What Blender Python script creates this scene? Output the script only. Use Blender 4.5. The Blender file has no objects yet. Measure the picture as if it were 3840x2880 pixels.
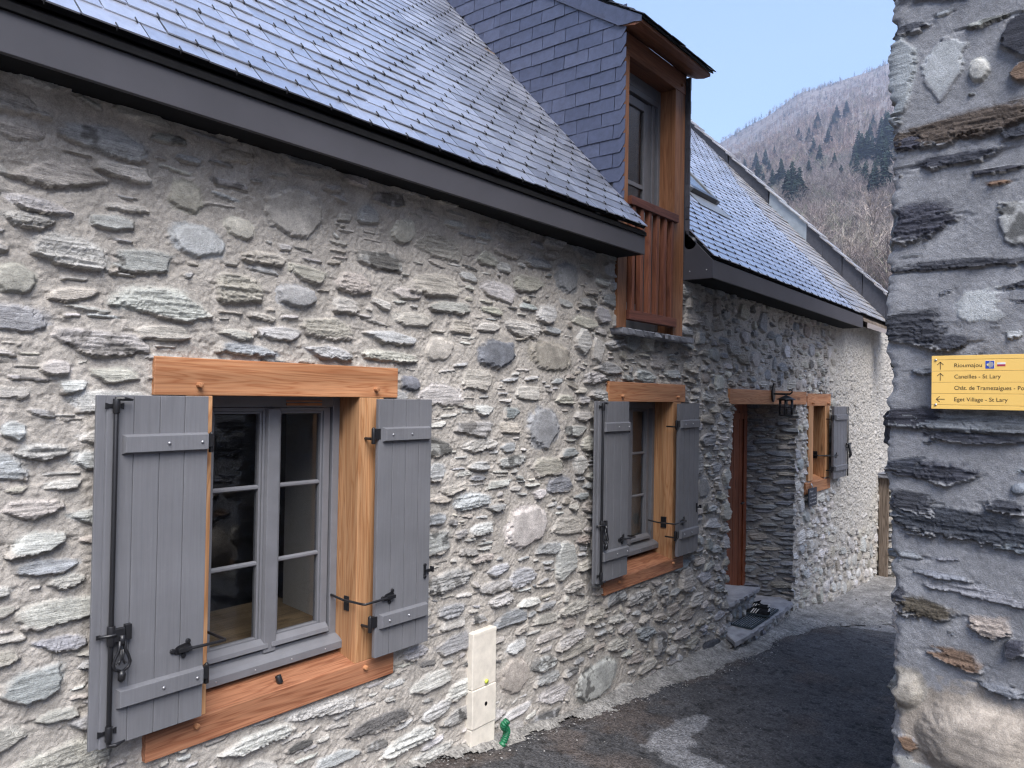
import bpy, bmesh, math, random
import numpy as np
from mathutils import Vector, Matrix
R = math.radians
scene = bpy.context.scene
COL = scene.collection

# ---------------------------------------------------------------- camera, world, sun, exposure
cam_d = bpy.data.cameras.new('camera')
cam_d.sensor_fit = 'HORIZONTAL'; cam_d.sensor_width = 36.0; cam_d.lens = 26.894
cam_d.clip_start = 0.05; cam_d.clip_end = 6000
cam = bpy.data.objects.new('camera', cam_d); COL.objects.link(cam)
cam.matrix_world = Matrix(((0.62427926, -0.02233464, -0.78088192, 0.0),
                           (-0.78103011, 0.00307839, -0.62448578, -2.9),
                           (0.01635152, 0.99974581, -0.01552225, 1.75),
                           (0, 0, 0, 1)))
scene.camera = cam
SUN_TO = Vector((-0.50, -0.68, 1.0)).normalized()
SUN_EL = math.asin(SUN_TO.z); SUN_AZ = math.atan2(SUN_TO.x, SUN_TO.y)
world = bpy.data.worlds.new('World'); scene.world = world; world.use_nodes = True
wn = world.node_tree.nodes; wl = world.node_tree.links
sky = wn.new('ShaderNodeTexSky'); sky.sky_type = 'NISHITA'; sky.sun_disc = False
sky.sun_elevation = SUN_EL; sky.sun_rotation = SUN_AZ % (2 * math.pi)
sky.air_density = 1.0; sky.dust_density = 3.0; sky.ozone_density = 1.0; sky.altitude = 900
wl.new(sky.outputs[0], wn['Background'].inputs['Color'])
wn['Background'].inputs['Strength'].default_value = 0.15
sun_d = bpy.data.lights.new('sun', 'SUN'); sun_d.energy = 3.1; sun_d.angle = R(42); sun_d.color = (1.0, 0.966, 0.932)
sun = bpy.data.objects.new('sun', sun_d); COL.objects.link(sun)
sun.rotation_euler = SUN_TO.to_track_quat('Z', 'Y').to_euler()
scene.view_settings.view_transform = 'Standard'; scene.view_settings.look = 'None'
scene.view_settings.exposure = 1.5; scene.view_settings.gamma = 1.0
scene.render.engine = 'CYCLES'
scene.cycles.max_bounces = 6; scene.cycles.diffuse_bounces = 3; scene.cycles.glossy_bounces = 3
scene.cycles.transparent_max_bounces = 12; scene.cycles.volume_bounces = 0
scene.cycles.use_denoising = True; scene.cycles.denoiser = 'OPENIMAGEDENOISE'; scene.cycles.denoising_prefilter = 'NONE'; scene.cycles.denoising_input_passes = 'RGB_ALBEDO_NORMAL'; scene.cycles.pixel_filter_type = 'BLACKMAN_HARRIS'; scene.cycles.filter_width = 1.25
scene.cycles.caustics_reflective = False; scene.cycles.caustics_refractive = False

# ---------------------------------------------------------------- helpers
rng = np.random.default_rng(7)
random.seed(7)

def G(x):                                   # lane level along the house wall
    return np.interp(x, [-4, 0, 2.84, 3.65, 4.41, 6.22, 6.9, 8.87, 9.54, 12.5, 20, 60],
                     [0.22, 0.1, -.21, -.32, -.42, -.53, -.565, -.69, -.77, -.88, -1.3, -3.0])

class MB:
    def __init__(s): s.v = []; s.f = []; s.m = []; s.sm = []; s.parts = []
    def add(s, verts, faces, mi=0, smooth=False):
        o = len(s.v); pv = [tuple(map(float, p)) for p in verts]; s.v += pv; s.parts.append((pv, [tuple(f) for f in faces], mi, smooth))
        for f in faces: s.f.append(tuple(i + o for i in f)); s.m.append(mi); s.sm.append(smooth)
    def box(s, x0, x1, y0, y1, z0, z1, mi=0):
        s.hexa([(x0, y0, z0), (x1, y0, z0), (x1, y1, z0), (x0, y1, z0), (x0, y0, z1), (x1, y0, z1), (x1, y1, z1), (x0, y1, z1)], mi)
    def hexa(s, p, mi=0):
        s.add(p, [(0, 3, 2, 1), (4, 5, 6, 7), (0, 1, 5, 4), (1, 2, 6, 5), (2, 3, 7, 6), (3, 0, 4, 7)], mi)
    def prism(s, poly, d, mi=0):            # poly: list of 3d points, d: extrusion vector
        n = len(poly); d = Vector(d)
        a = [Vector(p) for p in poly]; b = [p + d for p in a]
        s.add(a + b, [tuple(range(n))[::-1], tuple(range(n, 2 * n))] + [(i, (i + 1) % n, n + (i + 1) % n, n + i) for i in range(n)], mi)
    def tube(s, path, r, seg=8, mi=0, caps=True):
        path = [Vector(p) for p in path]; n = len(path)
        rr = r if isinstance(r, (list, tuple)) else [r] * n
        vs = []; ref = None
        for i, p in enumerate(path):
            t = (path[min(i + 1, n - 1)] - path[max(i - 1, 0)]).normalized()
            if ref is None:
                ref = t.orthogonal().normalized()
            ref = (ref - t * ref.dot(t))
            if ref.length < 1e-6: ref = t.orthogonal()
            ref.normalize(); bi = t.cross(ref)
            for k in range(seg):
                a = 2 * math.pi * k / seg
                vs.append(p + (ref * math.cos(a) + bi * math.sin(a)) * rr[i])
        fs = []
        for i in range(n - 1):
            for k in range(seg):
                fs.append((i * seg + k, i * seg + (k + 1) % seg, (i + 1) * seg + (k + 1) % seg, (i + 1) * seg + k))
        if caps: fs.append(tuple(range(seg))[::-1]); fs.append(tuple((n - 1) * seg + k for k in range(seg)))
        s.add(vs, fs, mi, True)
    def lathe(s, c, prof, seg=16, mi=0):    # prof: (r, z) about vertical axis at c
        vs = []; n = len(prof)
        for r_, z_ in prof:
            for k in range(seg):
                a = 2 * math.pi * k / seg
                vs.append((c[0] + r_ * math.cos(a), c[1] + r_ * math.sin(a), c[2] + z_))
        fs = []
        for i in range(n - 1):
            for k in range(seg):
                fs.append((i * seg + k, i * seg + (k + 1) % seg, (i + 1) * seg + (k + 1) % seg, (i + 1) * seg + k))
        s.add(vs, fs, mi, True)
    def each(s, name, mats, parent, bevel=0.0):   # every added piece becomes an object of its own
        out = []
        for v, f, m_, sm in s.parts:
            q = MB(); q.v, q.f, q.m, q.sm = list(v), list(f), [m_] * len(f), [sm] * len(f); o = q.build(name, mats, None, bevel)
            out.append(child(o, parent))
        return out
    def build(s, name, mats, parent=None, bevel=0.0, seg=2):
        me = bpy.data.meshes.new(name)
        me.from_pydata(s.v, [], s.f)
        mats = mats if isinstance(mats, (list, tuple)) else [mats]
        for m in mats: me.materials.append(m)
        me.polygons.foreach_set('material_index', s.m)
        me.polygons.foreach_set('use_smooth', s.sm)
        me.update()
        o = bpy.data.objects.new(name, me); COL.objects.link(o)
        if parent: o.parent = parent
        if bevel:
            b = o.modifiers.new('bevel', 'BEVEL'); b.width = bevel; b.segments = seg; b.limit_method = 'ANGLE'; b.angle_limit = R(40)
        return o

def np_mesh(name, verts, quads, mats, parent=None, col=None, smooth=False, matidx=None, tris=False):
    k = 3 if tris else 4
    me = bpy.data.meshes.new(name)
    nv, nf = len(verts), len(quads)
    me.vertices.add(nv); me.vertices.foreach_set('co', np.ascontiguousarray(verts, dtype=np.float32).ravel())
    me.loops.add(nf * k); me.loops.foreach_set('vertex_index', np.ascontiguousarray(quads, dtype=np.int32).ravel())
    me.polygons.add(nf); me.polygons.foreach_set('loop_start', np.arange(0, nf * k, k, dtype=np.int32))
    if matidx is not None: me.polygons.foreach_set('material_index', np.asarray(matidx, dtype=np.int32))
    me.polygons.foreach_set('use_smooth', np.full(nf, smooth))
    mats = mats if isinstance(mats, (list, tuple)) else [mats]
    for m in mats: me.materials.append(m)
    if col is not None:
        ca = me.color_attributes.new('Col', 'FLOAT_COLOR', 'POINT')
        c4 = np.zeros((nv, 4), np.float32); c4[:, :np.shape(col)[1]] = col
        ca.data.foreach_set('color', c4.ravel())
    me.update(calc_edges=True); me.validate()
    o = bpy.data.objects.new(name, me); COL.objects.link(o)
    if parent: o.parent = parent
    return o

def tag(o, label=None, cat=None, group=None, kind=None):
    if label: o['label'] = label
    if cat: o['category'] = cat
    if group: o['group'] = group
    if kind: o['kind'] = kind
    return o

def empty(name, loc, label=None, cat=None, group=None):
    o = bpy.data.objects.new(name, None); COL.objects.link(o); o.location = loc; o.empty_display_size = .2
    tag(o, label, cat, group); bpy.context.view_layer.update()
    return o

def child(o, parent):                       # parent keeping world-space mesh coordinates
    o.parent = parent; o.matrix_parent_inverse = parent.matrix_world.inverted(); return o

# ---- noise on arrays
def vnoise(u, v, seed):                     # value noise in -1..1, arrays of equal shape (or broadcastable)
    L = np.random.default_rng(seed).uniform(-1, 1, (256, 256)).astype(np.float32)
    u, v = np.broadcast_arrays(u, v)
    iu = np.floor(u).astype(np.int32); iv = np.floor(v).astype(np.int32)
    fu = (u - iu).astype(np.float32); fv = (v - iv).astype(np.float32)
    fu = fu * fu * (3 - 2 * fu); fv = fv * fv * (3 - 2 * fv)
    a = iu & 255; b = (iu + 1) & 255; c = iv & 255; d = (iv + 1) & 255
    return (L[a, c] * (1 - fu) + L[b, c] * fu) * (1 - fv) + (L[a, d] * (1 - fu) + L[b, d] * fu) * fv

def fbm(u, v, seed, octv=4, gain=.55):
    t = 0; a = 1; s = 0
    for k in range(octv):
        t = t + a * vnoise(u * 2 ** k + 17.3 * k, v * 2 ** k + 9.1 * k, seed + k); s += a; a *= gain
    return t / s

def sstep(a, b, x):
    t = np.clip((x - a) / (b - a), 0, 1); return t * t * (3 - 2 * t)

# ---------------------------------------------------------------- materials
def new_mat(name):
    m = bpy.data.materials.new(name); m.use_nodes = True
    nt = m.node_tree; return m, nt, nt.nodes, nt.links, nt.nodes['Principled BSDF']

def ramp(n, stops):
    r = n.new('ShaderNodeValToRGB'); e = r.color_ramp.elements
    while len(e) < len(stops): e.new(.5)
    for k, (p, c) in enumerate(stops): e[k].position = p; e[k].color = (*c, 1)
    return r

def noise(n, l, scale, detail=4, rough=.6, vec=None, dist=0):
    t = n.new('ShaderNodeTexNoise'); t.inputs['Scale'].default_value = scale; t.inputs['Detail'].default_value = detail
    t.inputs['Roughness'].default_value = rough; t.inputs['Distortion'].default_value = dist
    if vec is not None: l.new(vec, t.inputs['Vector'])
    return t

def objco(n, l, sc=(1, 1, 1)):
    tc = n.new('ShaderNodeTexCoord'); mp = n.new('ShaderNodeMapping'); mp.inputs['Scale'].default_value = sc
    l.new(tc.outputs['Object'], mp.inputs['Vector']); return mp.outputs['Vector']

def bump(n, l, h, strength, dist, nrm=None):
    b = n.new('ShaderNodeBump'); b.inputs['Strength'].default_value = strength; b.inputs['Distance'].default_value = dist
    l.new(h, b.inputs['Height'])
    if nrm is not None: l.new(nrm, b.inputs['Normal'])
    return b.outputs['Normal']

def mixc(n, l, kind, fac, a, b):
    m = n.new('ShaderNodeMix'); m.data_type = 'RGBA'; m.blend_type = kind
    for s_, i in ((fac, 0), (a, 6), (b, 7)):
        if hasattr(s_, 'links') or hasattr(s_, 'is_linked'): l.new(s_, m.inputs[i])
        elif isinstance(s_, (int, float)): m.inputs[i].default_value = s_
        else: m.inputs[i].default_value = (*s_, 1)
    return m.outputs[2]

def maprange(n, l, x, a, b, c, d):
    m = n.new('ShaderNodeMapRange'); l.new(x, m.inputs[0])
    for i, q in enumerate((a, b, c, d)): m.inputs[i + 1].default_value = q
    return m.outputs[0]

def mat_stone(name, rough=.9, fine=1.0, lumps=.4):
    m, nt, n, l, b = new_mat(name)
    at = n.new('ShaderNodeAttribute'); at.attribute_name = 'Col'
    co = objco(n, l)
    n1 = noise(n, l, 170, 4, .75, co); n2 = noise(n, l, 45, 4, .7, co); n3 = noise(n, l, 7, 3, .6, co)
    g1 = maprange(n, l, n1.outputs[0], .25, .75, .72, 1.28); g2 = maprange(n, l, n2.outputs[0], .25, .75, .78, 1.22); g3 = maprange(n, l, n3.outputs[0], .3, .7, .9, 1.1)
    mm = n.new('ShaderNodeMath'); mm.operation = 'MULTIPLY'; l.new(g1, mm.inputs[0]); l.new(g2, mm.inputs[1])
    mk = n.new('ShaderNodeMath'); mk.operation = 'MULTIPLY'; l.new(mm.outputs[0], mk.inputs[0]); l.new(g3, mk.inputs[1])
    cl = objco(n, l, (11, 11, 150)); lm = noise(n, l, 1.0, 5, .65, cl, 1.2)
    lr = maprange(n, l, lm.outputs[0], .34, .54, .66, 1.10); lx = n.new('ShaderNodeMix'); lx.data_type = 'FLOAT'; l.new(at.outputs['Alpha'], lx.inputs[0]); lx.inputs[2].default_value = 1.0; l.new(lr, lx.inputs[3])
    mj = n.new('ShaderNodeMath'); mj.operation = 'MULTIPLY'; l.new(mk.outputs[0], mj.inputs[0]); l.new(lx.outputs[0], mj.inputs[1])
    cmb = n.new('ShaderNodeCombineColor')
    for i in range(3): l.new(mj.outputs[0], cmb.inputs[i])
    c = mixc(n, l, 'MULTIPLY', 1.0, at.outputs['Color'], cmb.outputs[0])
    l.new(c, b.inputs['Base Color']); b.inputs['Roughness'].default_value = rough
    lh = n.new('ShaderNodeMath'); lh.operation = 'MULTIPLY'; l.new(lm.outputs[0], lh.inputs[0]); l.new(at.outputs['Alpha'], lh.inputs[1])
    b.inputs['Specular IOR Level'].default_value = .25
    nr = bump(n, l, n1.outputs[0], .8 * fine, .006); nr = bump(n, l, n2.outputs[0], lumps, .010, nr); nr = bump(n, l, lh.outputs[0], .7 * fine, .012, nr)
    l.new(nr, b.inputs['Normal'])
    return m

def mat_wood(name, axis, dark, light, rough=.55):
    m, nt, n, l, b = new_mat(name)
    big = {'x': (.55, 9, 9), 'y': (9, .55, 9), 'z': (9, 9, .55)}[axis]
    fin = {'x': (3, 120, 120), 'y': (120, 3, 120), 'z': (120, 120, 3)}[axis]
    co = objco(n, l, big); cf = objco(n, l, fin)
    w = noise(n, l, 1.6, 3, .55, co, .6)
    wv = n.new('ShaderNodeMath'); wv.operation = 'MULTIPLY'; wv.inputs[1].default_value = 9.0; l.new(w.outputs[0], wv.inputs[0])
    fr = n.new('ShaderNodeMath'); fr.operation = 'PINGPONG'; fr.inputs[1].default_value = .5; l.new(wv.outputs[0], fr.inputs[0])
    ring = maprange(n, l, fr.outputs[0], 0, .5, 0, 1)
    pw = n.new('ShaderNodeMath'); pw.operation = 'POWER'; pw.inputs[1].default_value = 1.8; l.new(ring, pw.inputs[0])
    fi = noise(n, l, 1.0, 3, .6, cf)
    tone = noise(n, l, .9, 2, .5, co)
    k1 = mixc(n, l, 'MIX', pw.outputs[0], light, dark)
    f1 = maprange(n, l, fi.outputs[0], .3, .7, .78, 1.12); f2 = maprange(n, l, tone.outputs[0], .35, .65, .72, 1.18)
    mu = n.new('ShaderNodeMath'); mu.operation = 'MULTIPLY'; l.new(f1, mu.inputs[0]); l.new(f2, mu.inputs[1])
    cmb = n.new('ShaderNodeCombineColor')
    for i in range(3): l.new(mu.outputs[0], cmb.inputs[i])
    ck = objco(n, l, {'x': (1.6, 6, 6), 'y': (6, 1.6, 6), 'z': (6, 6, 1.6)}[axis]); vo = n.new('ShaderNodeTexVoronoi'); vo.inputs['Scale'].default_value = 1.0; l.new(ck, vo.inputs['Vector'])
    kn = maprange(n, l, vo.outputs['Distance'], .05, .13, .8, 0.0); k1 = mixc(n, l, 'MIX', kn, k1, tuple(q * .42 for q in dark))
    l.new(mixc(n, l, 'MULTIPLY', 1.0, k1, cmb.outputs[0]), b.inputs['Base Color'])
    b.inputs['Roughness'].default_value = rough; b.inputs['Specular IOR Level'].default_value = .3
    l.new(bump(n, l, fi.outputs[0], .25, .0015), b.inputs['Normal'])
    return m

def mat_plain(name, col, rough=.5, spec=.5, metal=0, var=.08, sc=30, bmp=.0, bsc=120):
    m, nt, n, l, b = new_mat(name)
    co = objco(n, l); t = noise(n, l, sc, 4, .6, co)
    lo = tuple(max(0, c * (1 - var * 2)) for c in col); hi = tuple(min(1, c * (1 + var * 2)) for c in col)
    r = ramp(n, [(.3, lo), (.7, hi)]); l.new(t.outputs[0], r.inputs[0]); l.new(r.outputs[0], b.inputs['Base Color'])
    b.inputs['Roughness'].default_value = rough; b.inputs['Specular IOR Level'].default_value = spec; b.inputs['Metallic'].default_value = metal
    if bmp:
        t2 = noise(n, l, bsc, 3, .6, co); l.new(bump(n, l, t2.outputs[0], bmp, .002), b.inputs['Normal'])
    return m

def mat_paint(name, col, rough):
    m, nt, n, l, b = new_mat(name); co = objco(n, l); cg = objco(n, l, (95, 95, 3.2))
    g_ = noise(n, l, 1.0, 4, .65, cg, .4); t = noise(n, l, 3.5, 4, .6, co); d = noise(n, l, 16, 5, .7, co)
    f = maprange(n, l, g_.outputs[0], .3, .7, .90, 1.08); f2 = maprange(n, l, t.outputs[0], .3, .7, .90, 1.08); f3 = maprange(n, l, d.outputs[0], .62, .78, 1.0, 1.16)
    a = n.new('ShaderNodeMath'); a.operation = 'MULTIPLY'; l.new(f, a.inputs[0]); l.new(f2, a.inputs[1]); a2 = n.new('ShaderNodeMath'); a2.operation = 'MULTIPLY'; l.new(a.outputs[0], a2.inputs[0]); l.new(f3, a2.inputs[1])
    cmb = n.new('ShaderNodeCombineColor')
    for i in range(3): l.new(a2.outputs[0], cmb.inputs[i])
    l.new(mixc(n, l, 'MULTIPLY', 1.0, col, cmb.outputs[0]), b.inputs['Base Color'])
    l.new(maprange(n, l, d.outputs[0], .3, .7, rough - .06, rough + .1), b.inputs['Roughness']); b.inputs['Specular IOR Level'].default_value = .4
    l.new(bump(n, l, g_.outputs[0], .35, .0015), b.inputs['Normal'])
    return m

def mat_slate(name, a, c, rough=.33, spec=.8, lichen=0.0, metal=0.0, bmp=.25):
    m, nt, n, l, b = new_mat(name)
    gi = n.new('ShaderNodeNewGeometry'); co = objco(n, l)
    t = noise(n, l, 25, 5, .65, co); t2 = noise(n, l, 3, 3, .6, co)
    base = mixc(n, l, 'MIX', gi.outputs['Random Per Island'], a, c)
    f1 = maprange(n, l, t.outputs[0], .3, .7, 1 - bmp, 1 + bmp); cmb = n.new('ShaderNodeCombineColor')
    for i in range(3): l.new(f1, cmb.inputs[i])
    base = mixc(n, l, 'MULTIPLY', 1.0, base, cmb.outputs[0])
    if lichen:
        t3 = noise(n, l, 9, 5, .7, co); r = ramp(n, [(.5, (0, 0, 0)), (.66, (1, 1, 1))]); l.new(t3.outputs[0], r.inputs[0])
        mk = n.new('ShaderNodeMath'); mk.operation = 'MULTIPLY'; mk.inputs[1].default_value = lichen; l.new(r.outputs[0], mk.inputs[0])
        base = mixc(n, l, 'MIX', mk.outputs[0], base, (.36, .27, .17))
    l.new(base, b.inputs['Base Color'])
    rr_ = maprange(n, l, gi.outputs['Random Per Island'], 0, 1, rough - .04, rough + .06); l.new(rr_, b.inputs['Roughness'])
    b.inputs['Specular IOR Level'].default_value = spec; b.inputs['IOR'].default_value = 1.6; b.inputs['Metallic'].default_value = metal
    nr = bump(n, l, t.outputs[0], bmp, .003); l.new(nr, b.inputs['Normal'])
    return m

def mat_glass(name, tint=(1, 1, 1)):
    m, nt, n, l, b = new_mat(name); n.remove(b)
    out = n['Material Output']; lw = n.new('ShaderNodeLayerWeight'); lw.inputs[0].default_value = .5; pw = n.new('ShaderNodeMath'); pw.operation = 'POWER'; pw.inputs[1].default_value = 5; l.new(lw.outputs['Facing'], pw.inputs[0]); fr = n.new('ShaderNodeMath'); fr.operation = 'MULTIPLY_ADD'; fr.inputs[1].default_value = .93; fr.inputs[2].default_value = .045; l.new(pw.outputs[0], fr.inputs[0])
    g = n.new('ShaderNodeBsdfGlossy'); g.inputs['Roughness'].default_value = .01
    t = n.new('ShaderNodeBsdfTransparent'); t.inputs[0].default_value = (*tint, 1)
    mx = n.new('ShaderNodeMixShader'); l.new(fr.outputs[0], mx.inputs[0]); l.new(t.outputs[0], mx.inputs[1]); l.new(g.outputs[0], mx.inputs[2])
    l.new(mx.outputs[0], out.inputs['Surface']); return m

M = {}
M['stone'] = mat_stone('rubble_stone_wall')
M['schist'] = mat_stone('dark_schist_wall', .85, .9, .12)
M['wood_x'] = mat_wood('larch_grain_along', 'x', (.37, .145, .062), (.50, .245, .122))
M['wood_z'] = mat_wood('larch_grain_upright', 'z', (.43, .20, .085), (.56, .31, .155))
M['wood_y'] = mat_wood('larch_grain_deep', 'y', (.37, .145, .062), (.50, .245, .122))
M['sill_wood'] = mat_wood('reddish_sill_wood', 'x', (.24, .09, .045), (.38, .175, .095))
M['redwood'] = mat_wood('stained_rail_wood_along', 'x', (.11, .038, .026), (.18, .066, .044), .6)
M['redwood_z'] = mat_wood('stained_rail_wood_upright', 'z', (.13, .045, .027), (.21, .08, .045), .6)
M['dormer_x'] = mat_wood('shaded_larch_along', 'x', (.18, .068, .034), (.26, .108, .055))  # larch darkened in both grains, dormer shade put into the colour
M['dormer_z'] = mat_wood('shaded_larch_upright', 'z', (.21, .085, .038), (.30, .14, .068))
M['oldwood'] = mat_wood('weathered_timber', 'z', (.10, .075, .055), (.24, .19, .15), .85)
M['door'] = mat_wood('door_wood', 'z', (.12, .03, .012), (.2, .06, .025), .5)
M['grey'] = mat_paint('grey_joinery_paint', (.150, .152, .164), .5)
M['frame_grey'] = mat_plain('grey_window_frame_paint', (.155, .158, .172), .45, .45, var=.04, sc=12, bmp=.1, bsc=200)
M['black'] = mat_plain('black_ironwork', (.012, .012, .014), .38, .5, var=.05, sc=60, bmp=.15, bsc=300)
M['steel'] = mat_plain('screw_steel', (.45, .45, .47), .35, .5, metal=.8)
M['fascia'] = mat_plain('anthracite_sheet_fascia', (.062, .061, .070), .5, .4, var=.05, sc=3, bmp=.12, bsc=400)
M['dark'] = mat_plain('shade_black', (.012, .012, .013), .85, .1)  # near-black, so the gap under the eave slates reads as shadow
M['slate'] = mat_slate('new_slate', (.53, .55, .61), (.61, .63, .69), .38, .8, metal=.88, bmp=.10)
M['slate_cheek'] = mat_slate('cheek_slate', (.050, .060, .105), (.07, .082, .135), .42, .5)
M['oldslate'] = mat_slate('weathered_slate', (.27, .275, .30), (.36, .355, .36), .48, .6, .5, metal=.45)
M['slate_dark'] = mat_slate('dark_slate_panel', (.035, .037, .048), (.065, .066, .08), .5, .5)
M['hook'] = mat_plain('slate_hook_steel', (.02, .02, .022), .4, .5)
M['zinc'] = mat_plain('zinc_sheet', (.34, .38, .41), .45, .5, metal=.3, var=.08, sc=6)
M['alu'] = mat_plain('grey_aluminium', (.22, .23, .24), .4, .5, metal=.3)
M['glass'] = mat_glass('window_glass', (.80, .81, .82))
M['clear'] = mat_glass('lantern_glass', (.9, .9, .9))
M['roomwall'] = mat_plain('white_interior_plaster', (.46, .45, .43), .8, .2, var=.02)
M['roomdark'] = mat_plain('dim_interior_finish', (.24, .19, .165), .8, .2, var=.1, sc=4)
M['board'] = mat_wood('interior_oak_board', 'x', (.20, .135, .07), (.30, .21, .12), .5)
M['cushion'] = mat_plain('burgundy_cloth', (.10, .012, .03), .9, .1)
M['curtain'] = mat_plain('beige_blind_cloth', (.45, .37, .29), .9, .1, var=.03)
# ---------------------------------------------------------------- rubble stone surfaces (height fields with one height per stone)
PAL = np.array([(.475, .46, .43), (.41, .42, .43), (.465, .44, .39), (.050, .053, .066), (.275, .288, .30), (.55, .545, .53),
                (.33, .30, .265), (.36, .36, .355), (.085, .07, .055), (.185, .125, .085), (.33, .30, .255), (.20, .212, .235)], np.float32)

def stone_field(xs, zs, manual, classes, seed, mortar, zone=None, mort_amp=1.0, lump=1.0, hscale=1.0, blend=.82, ragged=1.0):
    g = np.random.default_rng(seed)
    X = xs[None, :].astype(np.float32); Z = zs[:, None].astype(np.float32)
    nx, nz = len(xs), len(zs)
    n_lo = fbm(X * 2.3, Z * 2.3, seed + 1, 2); n_md = fbm(X * 17, Z * 17, seed + 2, 3); n_fi = fbm(X * 70, Z * 75, seed + 3, 2)
    lam = [fbm((X + k * Z) * 7, (Z - k * X) * 75, seed + 30 + i, 3, .6) for i, k in enumerate((-.22, 0, .22))]
    mort = mort_amp * (.009 * n_lo + .0045 * lump * n_md + .0030 * min(1, lump * 1.4) * n_fi)
    hs = np.full((nz, nx), -.05, np.float32)
    col = np.empty((nz, nx, 3), np.float32)
    tone = (1 + .10 * n_md + .08 * n_lo)[..., None]
    col[:] = np.asarray(mortar, np.float32) * tone
    mcol = col.copy(); msk = np.zeros((nz, nx), np.float32); cav = np.zeros((nz, nx), np.float32)
    occ_r = .01; ox, oz = xs[0] - .5, zs[0] - .5
    occ = np.zeros((int((zs[-1] - oz + .5) / occ_r) + 2, int((xs[-1] - ox + .5) / occ_r) + 2), bool)

    def ell(cx, cz, a, b, f):
        i0, i1 = int((cz - b * f - oz) / occ_r), int((cz + b * f - oz) / occ_r) + 1
        j0, j1 = int((cx - a * f - ox) / occ_r), int((cx + a * f - ox) / occ_r) + 1
        i0, j0 = max(i0, 0), max(j0, 0); i1, j1 = min(i1, occ.shape[0]), min(j1, occ.shape[1])
        if i1 <= i0 or j1 <= j0: return None
        zz = ((np.arange(i0, i1) + .5) * occ_r + oz - cz) / (b * f + .006); xx = ((np.arange(j0, j1) + .5) * occ_r + ox - cx) / (a * f + .004)
        return slice(i0, i1), slice(j0, j1), (np.abs(xx)[None, :] ** 2.6 + np.abs(zz)[:, None] ** 2.6) < 1

    def stamp(cx, cz, a, b, kind, ci, tl, H):
        e = 1.35
        ex = e * (a * abs(math.cos(tl)) + b * abs(math.sin(tl))) + .012; ez = e * (b * abs(math.cos(tl)) + a * abs(math.sin(tl))) + .012
        j0, j1 = np.searchsorted(xs, (cx - ex, cx + ex)); i0, i1 = np.searchsorted(zs, (cz - ez, cz + ez))
        if j1 - j0 < 2 or i1 - i0 < 2: return
        sl = (slice(i0, i1), slice(j0, j1))
        dx = X[:, j0:j1] - cx; dz = Z[i0:i1] - cz
        c, s = math.cos(tl), math.sin(tl)
        u = (dx * c + dz * s) / a; v = (-dx * s + dz * c) / b
        fm, ff = n_md[sl], n_fi[sl]
        p = {'r': 2.3, 'b': 4.5, 's': 3.6, 'l': 3.0, 'p': 5}[kind]
        k = min(1.0, .035 / b) ** .4 * (.35 if H > .04 else 1); rg_ = 1.0 if kind == 'r' else ragged
        sk = g.uniform(-.3, .3); L0 = lam[0 if tl < -.11 else 2 if tl > .11 else 1][sl]
        r = (np.abs(u + sk * v * .5) ** p + np.abs(v + .25 * sk * u) ** p) ** (1 / p) + (.34 * fm + .13 * ff + .20 * n_lo[sl] * (rg_ - 1) + .5 * L0 * (rg_ - 1)) * k * rg_
        for _ in range({'r': 2, 'b': 4, 's': 4, 'l': 3, 'p': 5}[kind]):           # broken-off corners
            th = g.uniform(0, 6.28); q = g.uniform(.70, 1.0) if kind != 'r' else g.uniform(.84, 1.05)
            r = np.maximum(r, (u * math.cos(th) + v * math.sin(th)) / q + (.16 * fm + .09 * ff) * k)
        d = 1 - r
        if kind in 'sl':
            edge = .27 + .225 * np.clip(v, -1, 1); prof = sstep(0, 1, d / edge); tp = .70 - .50 * np.clip(v, -1, 1)
        elif kind == 'p':
            prof = sstep(0, .10, d); tp = 1.0
        elif kind == 'b':
            prof = sstep(0, .18, d); tp = 1 - .15 * v
        else:
            prof = sstep(0, .30 if H < .04 else .75, d) * (.82 + .18 * np.clip(d, 0, 1)); tp = 1 - .12 * v
        L = lam[0 if tl < -.11 else 2 if tl > .11 else 1][sl]
        ls = {'r': .03, 'b': .16, 's': .34, 'l': .55, 'p': .05}[kind]
        if kind in 'slb': cav[sl] = np.maximum(cav[sl], np.where(v < .1, sstep(-.55, -.05, d), 0) * g.uniform(0, 1.0) * .007)
        if kind == 'l':
            q = v * (2.0 + b * 40) + 1.5 * L + 2 * fm; ter = q - np.floor(q)
            tp = tp * (.72 + .42 * (1 - ter))
        h = prof * (H * tp + ls * H * L + .05 * min(H, .02) * fm) - (1 - prof) * .03
        up = h > hs[sl]
        hs[sl] = np.where(up, h, hs[sl])
        base = PAL[ci] * g.uniform(.86, 1.14) * (1 + g.uniform(-.03, .03, 3))
        cl = base * (1 + (.30 if kind in 'sl' else .12) * L + .16 * fm + .08 * ff)[..., None]
        if kind == 'r':                                              # weathering blotches of its own
            cl = cl * (1 + .35 * np.clip(fbm(X[:, j0:j1] * 13, Z[i0:i1] * 13, int(g.integers(1e6)), 3), -1, 1))[..., None]
        if ci in (7,): cl = cl * (1 - .75 * sstep(-.05, .25, n_lo[sl] + fm))[..., None] + .02
        sb = (g.uniform(blend, 1) * sstep(.0, .20 + (.30 * np.clip(v + .3, 0, 1) if kind in 'sl' else 0), d + .3 * fm))[..., None]
        cl = cl * sb + mcol[sl] * (1 - sb)
        col[sl] = np.where(up[..., None], cl, col[sl]); msk[sl] = np.where(up, sb[..., 0] * {'r': .08, 'b': .6, 's': 1, 'l': 1, 'p': .05}[kind], msk[sl])

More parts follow.
